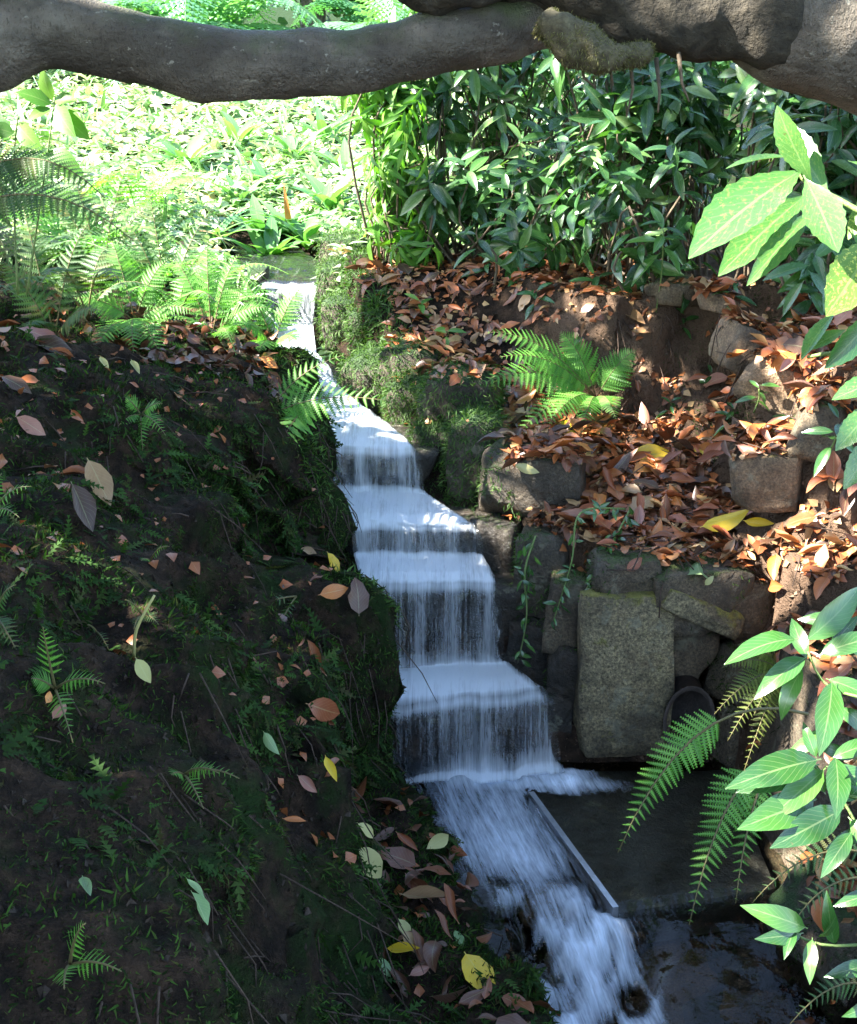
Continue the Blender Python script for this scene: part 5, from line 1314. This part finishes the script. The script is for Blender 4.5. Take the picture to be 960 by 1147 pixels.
# broken bits of leaf matted between the whole ones
P_, R_, S_, T_ = [], [], [], []
for zi, (X, Y) in enumerate([(r.uniform(.35, 1.75, 5200), r.uniform(3.5, 5.3, 5200)), (r.uniform(-.2, 1.0, 1500), r.uniform(4.9, 6.3, 1500)), (r.uniform(-1.6, .3, 700), r.uniform(2.4, 5.4, 700))]):
    for x, y in zip(X, Y):
        if xl_(y) - .05 < x < xr_(y) + .08: continue
        h, n_ = DROP(x, y, 2.2)
        if h is None or n_[2] < .55: continue
        nn_ = unit(n_ + r.normal(size=3) * .3); P_.append(h + nn_ * (.004 + .014 * r.random())); R_.append(frame(unit(np.cross(nn_, r.normal(size=3)))[None], nn_[None])[0]); S_.append(.016 + .03 * r.random()); T_.append(.6 if zi < 2 else .12)
v, f, uv, rd = scatter(leaf_tmpl(.7, 3, .2, .3, serr=.2), np.array(P_), np.array(R_), np.array(S_))
o = link('leaf_litter', mesh('leaf_litter', v, f, uv, rd * np.repeat(np.array(T_), len(rd) // len(T_))), MAT['litter']); tag(o, 'broken bits of brown leaf matted on the banks', 'leaf litter', None, 'stuff')
# twigs and needles in the litter
tw = []
for _ in range(230):
    zi = r.random()
    x, y = (r.uniform(.6, 1.6), r.uniform(3.7, 5.0)) if zi < .82 else (r.uniform(-1.6, -.3), r.uniform(2.4, 5.3))
    h, n_ = DROP(x, y, 2.5)
    if h is None: continue
    d = unit(np.cross(n_, r.normal(size=3)) + n_ * r.uniform(0, .4)); l = r.uniform(.05, .22); h = h + n_ * .02
    tw.append(tube([h - d * l * .5, h + n_ * .012 * r.random(), h + d * l * .5], [.0028, .0024, .0012], 4))
v, q, t3 = join(tw)
o = link('twig_litter', mesh('twig_litter', v, [q, t3]), MAT['root']); tag(o, 'thin twigs and stalks scattered over the banks', 'twigs', None, 'stuff')
# upright pale twig
h, _ = G(150, 735); d0 = depth_of(h) - .03
o = link('twig', tubemesh('twig', [Pd(150, 736, d0), Pd(153, 705, d0 - .03), Pd(173, 667, d0 - .05)], [.004, .004, .003], 6, sub=4), MAT['fall_cream']); tag(o, 'pale bare stalk standing on the left bank', 'twig')

# ================================================================== moss and roots
def surf_samples(n, maskfn):
    fc = PG.reshape(-1, 3)[GF]; c = fc.mean(1)
    a = np.linalg.norm(np.cross(fc[:, 2] - fc[:, 0], fc[:, 3] - fc[:, 1]), axis=1) * .5
    nr = unit(np.cross(fc[:, 2] - fc[:, 0], fc[:, 3] - fc[:, 1])); nr = np.where(nr[:, 2:3] < 0, -nr, nr)
    w = a * maskfn(c, nr); w /= w.sum()
    i = r.choice(len(c), n, p=w)
    u, v = r.random((2, n, 1)); p = (fc[i, 0] * (1 - u) + fc[i, 1] * u) * (1 - v) + (fc[i, 3] * (1 - u) + fc[i, 2] * u) * v
    return p, nr[i]
BLADE = (np.array([(0, .05, 0), (0, -.05, 0), (.5, -.075, .10), (.5, .075, .10), (1, 0, -.1)]), np.array([(0, 1, 2, 3), (3, 2, 4, 4)]), np.array([(0, .5), (0, .5), (.5, .5), (.5, .5), (1, .5)]))
BLADE = (np.vstack([BLADE[0], [(1, .02, -.1)]]), np.array([(0, 1, 2, 3), (3, 2, 4, 5)]), np.vstack([BLADE[2], [(1, .5)]]))
def inview(p, pad=60):
    rel = p - CAM; dd = rel @ FW; x = 480 + FPX * rel[:, 0] / np.maximum(dd, .1); y = 573.5 - FPX * (rel @ UPV) / np.maximum(dd, .1)
    return (dd > .3) & (x > -pad) & (x < 960 + pad) & (y > -pad) & (y < 1147 + pad * 3)
def moss(name, n, fn, mat, L, label, hang=.5, thr=-.12):
    p, nr = surf_samples(n, lambda c, q: fn(c, q) * inview(c))
    cl_ = fbm(p, 7.0, 3, 71)
    keep = cl_ > thr + .22 * r.normal(size=len(p)) * .5; p, nr = p[keep], nr[keep]
    d = unit(nr * .7 + r.normal(size=p.shape) * .65 + np.array([0, 0, -hang]) * (1 - nr[:, 2:3]))
    R = frame(d, unit(nr + r.normal(size=p.shape) * .5))
    sc_ = L * r.uniform(.5, 1.5, len(p)) * (1 + 1.2 * np.clip(fbm(p, 4.0, 2, 72), -.3, 1))
    v, f, uv, rd = scatter(BLADE, p - nr * .004, R, sc_)
    o = link(name, mesh(name, v, f, uv, (rd * .7 + np.repeat((fbm(p, 3.0, 3, 73) * .5 + .5) * .3, 2))), MAT[mat])
    return tag(o, label, 'moss', None, 'stuff')
moss('moss', 230000, lambda c, q: ((c[:, 0] < xl_(c[:, 1]) + .03) & (c[:, 0] > -2.3) & (c[:, 1] < 6.6)) * (1.4 - q[:, 2]), 'moss', .019, 'dark moss covering the left bank face', .9, -.06)
moss('moss', 26000, lambda c, q: ((c[:, 0] > xr_(c[:, 1]) - .02) & (c[:, 0] < xr_(c[:, 1]) + .28) & (c[:, 1] > 4.5) & (c[:, 1] < 7.2)) * 1.0, 'moss_bright', .026, 'green moss along the right edge of the upper stream')
moss('moss', 22000, lambda c, q: ((c[:, 0] < xl_(c[:, 1]) + .02) & (c[:, 0] > xl_(c[:, 1]) - .16) & (c[:, 1] > 3.6) & (c[:, 1] < 6.6)) * 1.0, 'moss_bright', .024, 'fringe of moss on the left edge of the falls', .9)
moss('moss', 14000, lambda c, q: ((c[:, 0] < xl_(c[:, 1]) + .02) & (c[:, 0] > xl_(c[:, 1]) - .5) & (c[:, 1] > 2.3) & (c[:, 1] < 3.4)) * 1.0, 'moss', .02, 'moss on the shelf beside the rapids')
moss('moss', 120000, lambda c, q: ((c[:, 0] < xl_(c[:, 1]) + .03) & (c[:, 0] > -2.3) & (c[:, 1] < 5.6)) * 1.0, 'moss_brown', .010, 'fine brown felt between the tufts of the left bank', thr=-2)
moss('moss', 16000, lambda c, q: ((c[:, 0] > 1.0) & (c[:, 1] > 4.6) & (c[:, 1] < 5.6) & (q[:, 2] < .8)) * 1.0, 'moss', .016, 'thin moss on the earth bank face')
# small feathery sprigs hanging among the moss
p, nr = surf_samples(15000, lambda c, q: ((c[:, 0] < xl_(c[:, 1]) + .02) & (c[:, 0] > -2.0) & (c[:, 1] < 5.6)) * (1.3 - q[:, 2]) * inview(c) * (fbm(c, 3.2, 3, 81) > -.02))
d = unit(nr * .55 + r.normal(size=p.shape) * .45 + np.array([0, 0, -.75])); R = frame(d, unit(nr + r.normal(size=p.shape) * .35 + np.array([0, 0, .3])))
v, f, uv, rd = scatter(PINNA_LO, p, R, np.stack([q_ := .015 + .06 * r.random(len(p)) ** 2, q_ * 1.5, q_], -1))
o = link('moss', mesh('moss', v, f, uv, rd, smooth=False), MAT['moss_sprig']); tag(o, 'feathery green moss sprigs hanging on the left bank', 'moss', None, 'stuff')
# moss on kerb stones
for o in [o for o in list(W) if o.name.startswith('kerb_stone')]:
    me = o.data; n = 6000
    co = np.empty(len(me.vertices) * 3, np.float32); me.vertices.foreach_get('co', co); co = co.reshape(-1, 3)
    nm = np.empty(len(me.vertices) * 3, np.float32); me.vertices.foreach_get('normal', nm); nm = nm.reshape(-1, 3)
    i = r.integers(0, len(co), n); p = co[i] + r.normal(size=(n, 3)) * .012; nr = nm[i]
    keep = nr[:, 2] > -.2 + .3 * r.normal(size=n); p, nr = p[keep], nr[keep]
    d = unit(nr * .7 + r.normal(size=p.shape) * .5 + np.array([0, 0, -.5])); R = frame(d, unit(nr + r.normal(size=p.shape) * .4))
    v, f, uv, rd = scatter(BLADE, p, R, .024 * r.uniform(.5, 1.4, len(p)))
    Mo = W[o]
    mo = link('moss', mesh('moss', v, f, uv, rd), MAT['moss_bright'], o, Mo); mo['kind'] = 'stuff'
def tufts(o, n, L, mat, fn, name='moss', droop=.5):
    me = o.data; mx = W[o]; Mr = np.array(mx)[:3, :3]
    fc = np.array([p_.vertices[:] for p_ in me.polygons if len(p_.vertices) == 4])
    co = np.empty(len(me.vertices) * 3, np.float32); me.vertices.foreach_get('co', co); co = co.reshape(-1, 3)
    q = co[fc]; nr = unit(np.cross(q[:, 2] - q[:, 0], q[:, 3] - q[:, 1])); i = r.integers(0, len(fc), n)
    u, v = r.random((2, n, 1)); p = (q[i, 0] * (1 - u) + q[i, 1] * u) * (1 - v) + (q[i, 3] * (1 - u) + q[i, 2] * u) * v; nr = nr[i]
    k = fn(p, nr); p, nr = p[k], nr[k]
    d = unit(nr * .7 + r.normal(size=p.shape) * .5 + np.array([0, 0, -droop])); R = frame(d, unit(nr + r.normal(size=p.shape) * .4))
    v, f, uv, rd = scatter(BLADE, p, R, L * r.uniform(.5, 1.5, len(p)))
    mo = link(name, mesh(name, v, f, uv, rd), MAT[mat], o, mx); mo['kind'] = 'stuff'
for o in [o for o in list(W) if o.name.startswith('broken_stub')]: tufts(o, 5000, .008, 'moss_olive', lambda p, q: fbm(p, 14.0, 2, 3) > -.3)
for o in [o for o in list(W) if o.get('label') in ('upright block with moss on its stream side', 'flat-topped wet block with a fallen leaf on it')]:
    tufts(o, 2600, .022, 'moss_bright', lambda p, q: (q[:, 0] < .2) & (fbm(p, 9.0, 2, 3) > .0 + .4 * ss(-.06, .04, p[:, 0])))
for o in [o for o in list(W) if o.parent == wall and o.name.startswith('stone') and not o.get('label')]: tufts(o, 900, .014, 'moss', lambda p, q: (fbm(p, 10.0, 2, 8) > .12) | (q[:, 2] > .75))
for o in [o for o in list(W) if o.name.startswith('boulder')]: tufts(o, 1500, .018, 'moss', lambda p, q: fbm(p, 7.0, 2, 8) > .1)
# crumbs of earth on the bare bank
p, nr = surf_samples(5200, lambda c, q: ((c[:, 0] > .45) & (c[:, 0] < 1.7) & (c[:, 1] > 3.3) & (c[:, 1] < 5.6)) * (1.15 - q[:, 2]) * inview(c))
CR = (np.array([(0, 0, 1), (.9, 0, -.2), (-.3, .8, -.2), (-.5, -.7, -.3), (.1, .1, -.8), (.1, .1, -.81)]), np.array([(0, 1, 2, 2), (0, 2, 3, 3), (0, 3, 1, 1), (1, 4, 2, 2)]), np.full((6, 2), .5))
CR = (CR[0], np.array([(0, 1, 4, 2), (0, 2, 5, 3), (0, 3, 4, 1)]), CR[2])
R = frame(unit(r.normal(size=p.shape)), unit(r.normal(size=p.shape)))
v, f, uv, rd = scatter(CR, p, R, .004 + .011 * r.random(len(p)) ** 3)
o = link('soil_crumbs', mesh('soil_crumbs', v, f, uv, rd, smooth=False), MAT['soil']); tag(o, 'crumbs of reddish earth on the bare bank', 'soil', None, 'stuff')
p, nr = surf_samples(9000, lambda c, q: ((c[:, 0] < xl_(c[:, 1])) & (c[:, 0] > -2.0) & (c[:, 1] < 5.4)) * inview(c) * (fbm(c, 3.2, 3, 81) < .1))
R = frame(unit(r.normal(size=p.shape)), unit(r.normal(size=p.shape)))
v, f, uv, rd = scatter(CR, p, R, .003 + .010 * r.random(len(p)) ** 3)
o = link('soil_crumbs', mesh('soil_crumbs', v, f, uv, rd, smooth=False), MAT['soil_dark']); tag(o, 'crumbs of dark earth on the left bank', 'soil', None, 'stuff')
# hanging roots on the left bank and earth bank
tw = []
p, nr = surf_samples(900, lambda c, q: (((c[:, 0] < xl_(c[:, 1])) & (c[:, 0] > -1.8) & (c[:, 1] < 5.2) & (q[:, 2] < .75)) | ((c[:, 0] > .7) & (c[:, 0] < 1.3) & (c[:, 1] > 4.95) & (c[:, 1] < 5.4))) * inview(c) * 1.0)
for a, n_ in zip(p, nr):
    l = r.uniform(.06, .28); d = unit(np.array([0, 0, -1.0]) + n_ * .35 + r.normal(size=3) * .25)
    a = a + n_ * .01
    tw.append(tube([a, a + d * l * .5 + n_ * .015, a + d * l + r.normal(size=3) * .02], [.0022, .0018, .0008], 4))
v, q, t3 = join(tw)
o = link('hanging_roots', mesh('hanging_roots', v, [q, t3]), MAT['root']); tag(o, 'fine roots hanging on the banks', 'roots', None, 'stuff')
print('objects', len(bpy.data.objects), 'tris', sum(len(o.data.polygons) * 2 for o in bpy.data.objects if o.type == 'MESH'))
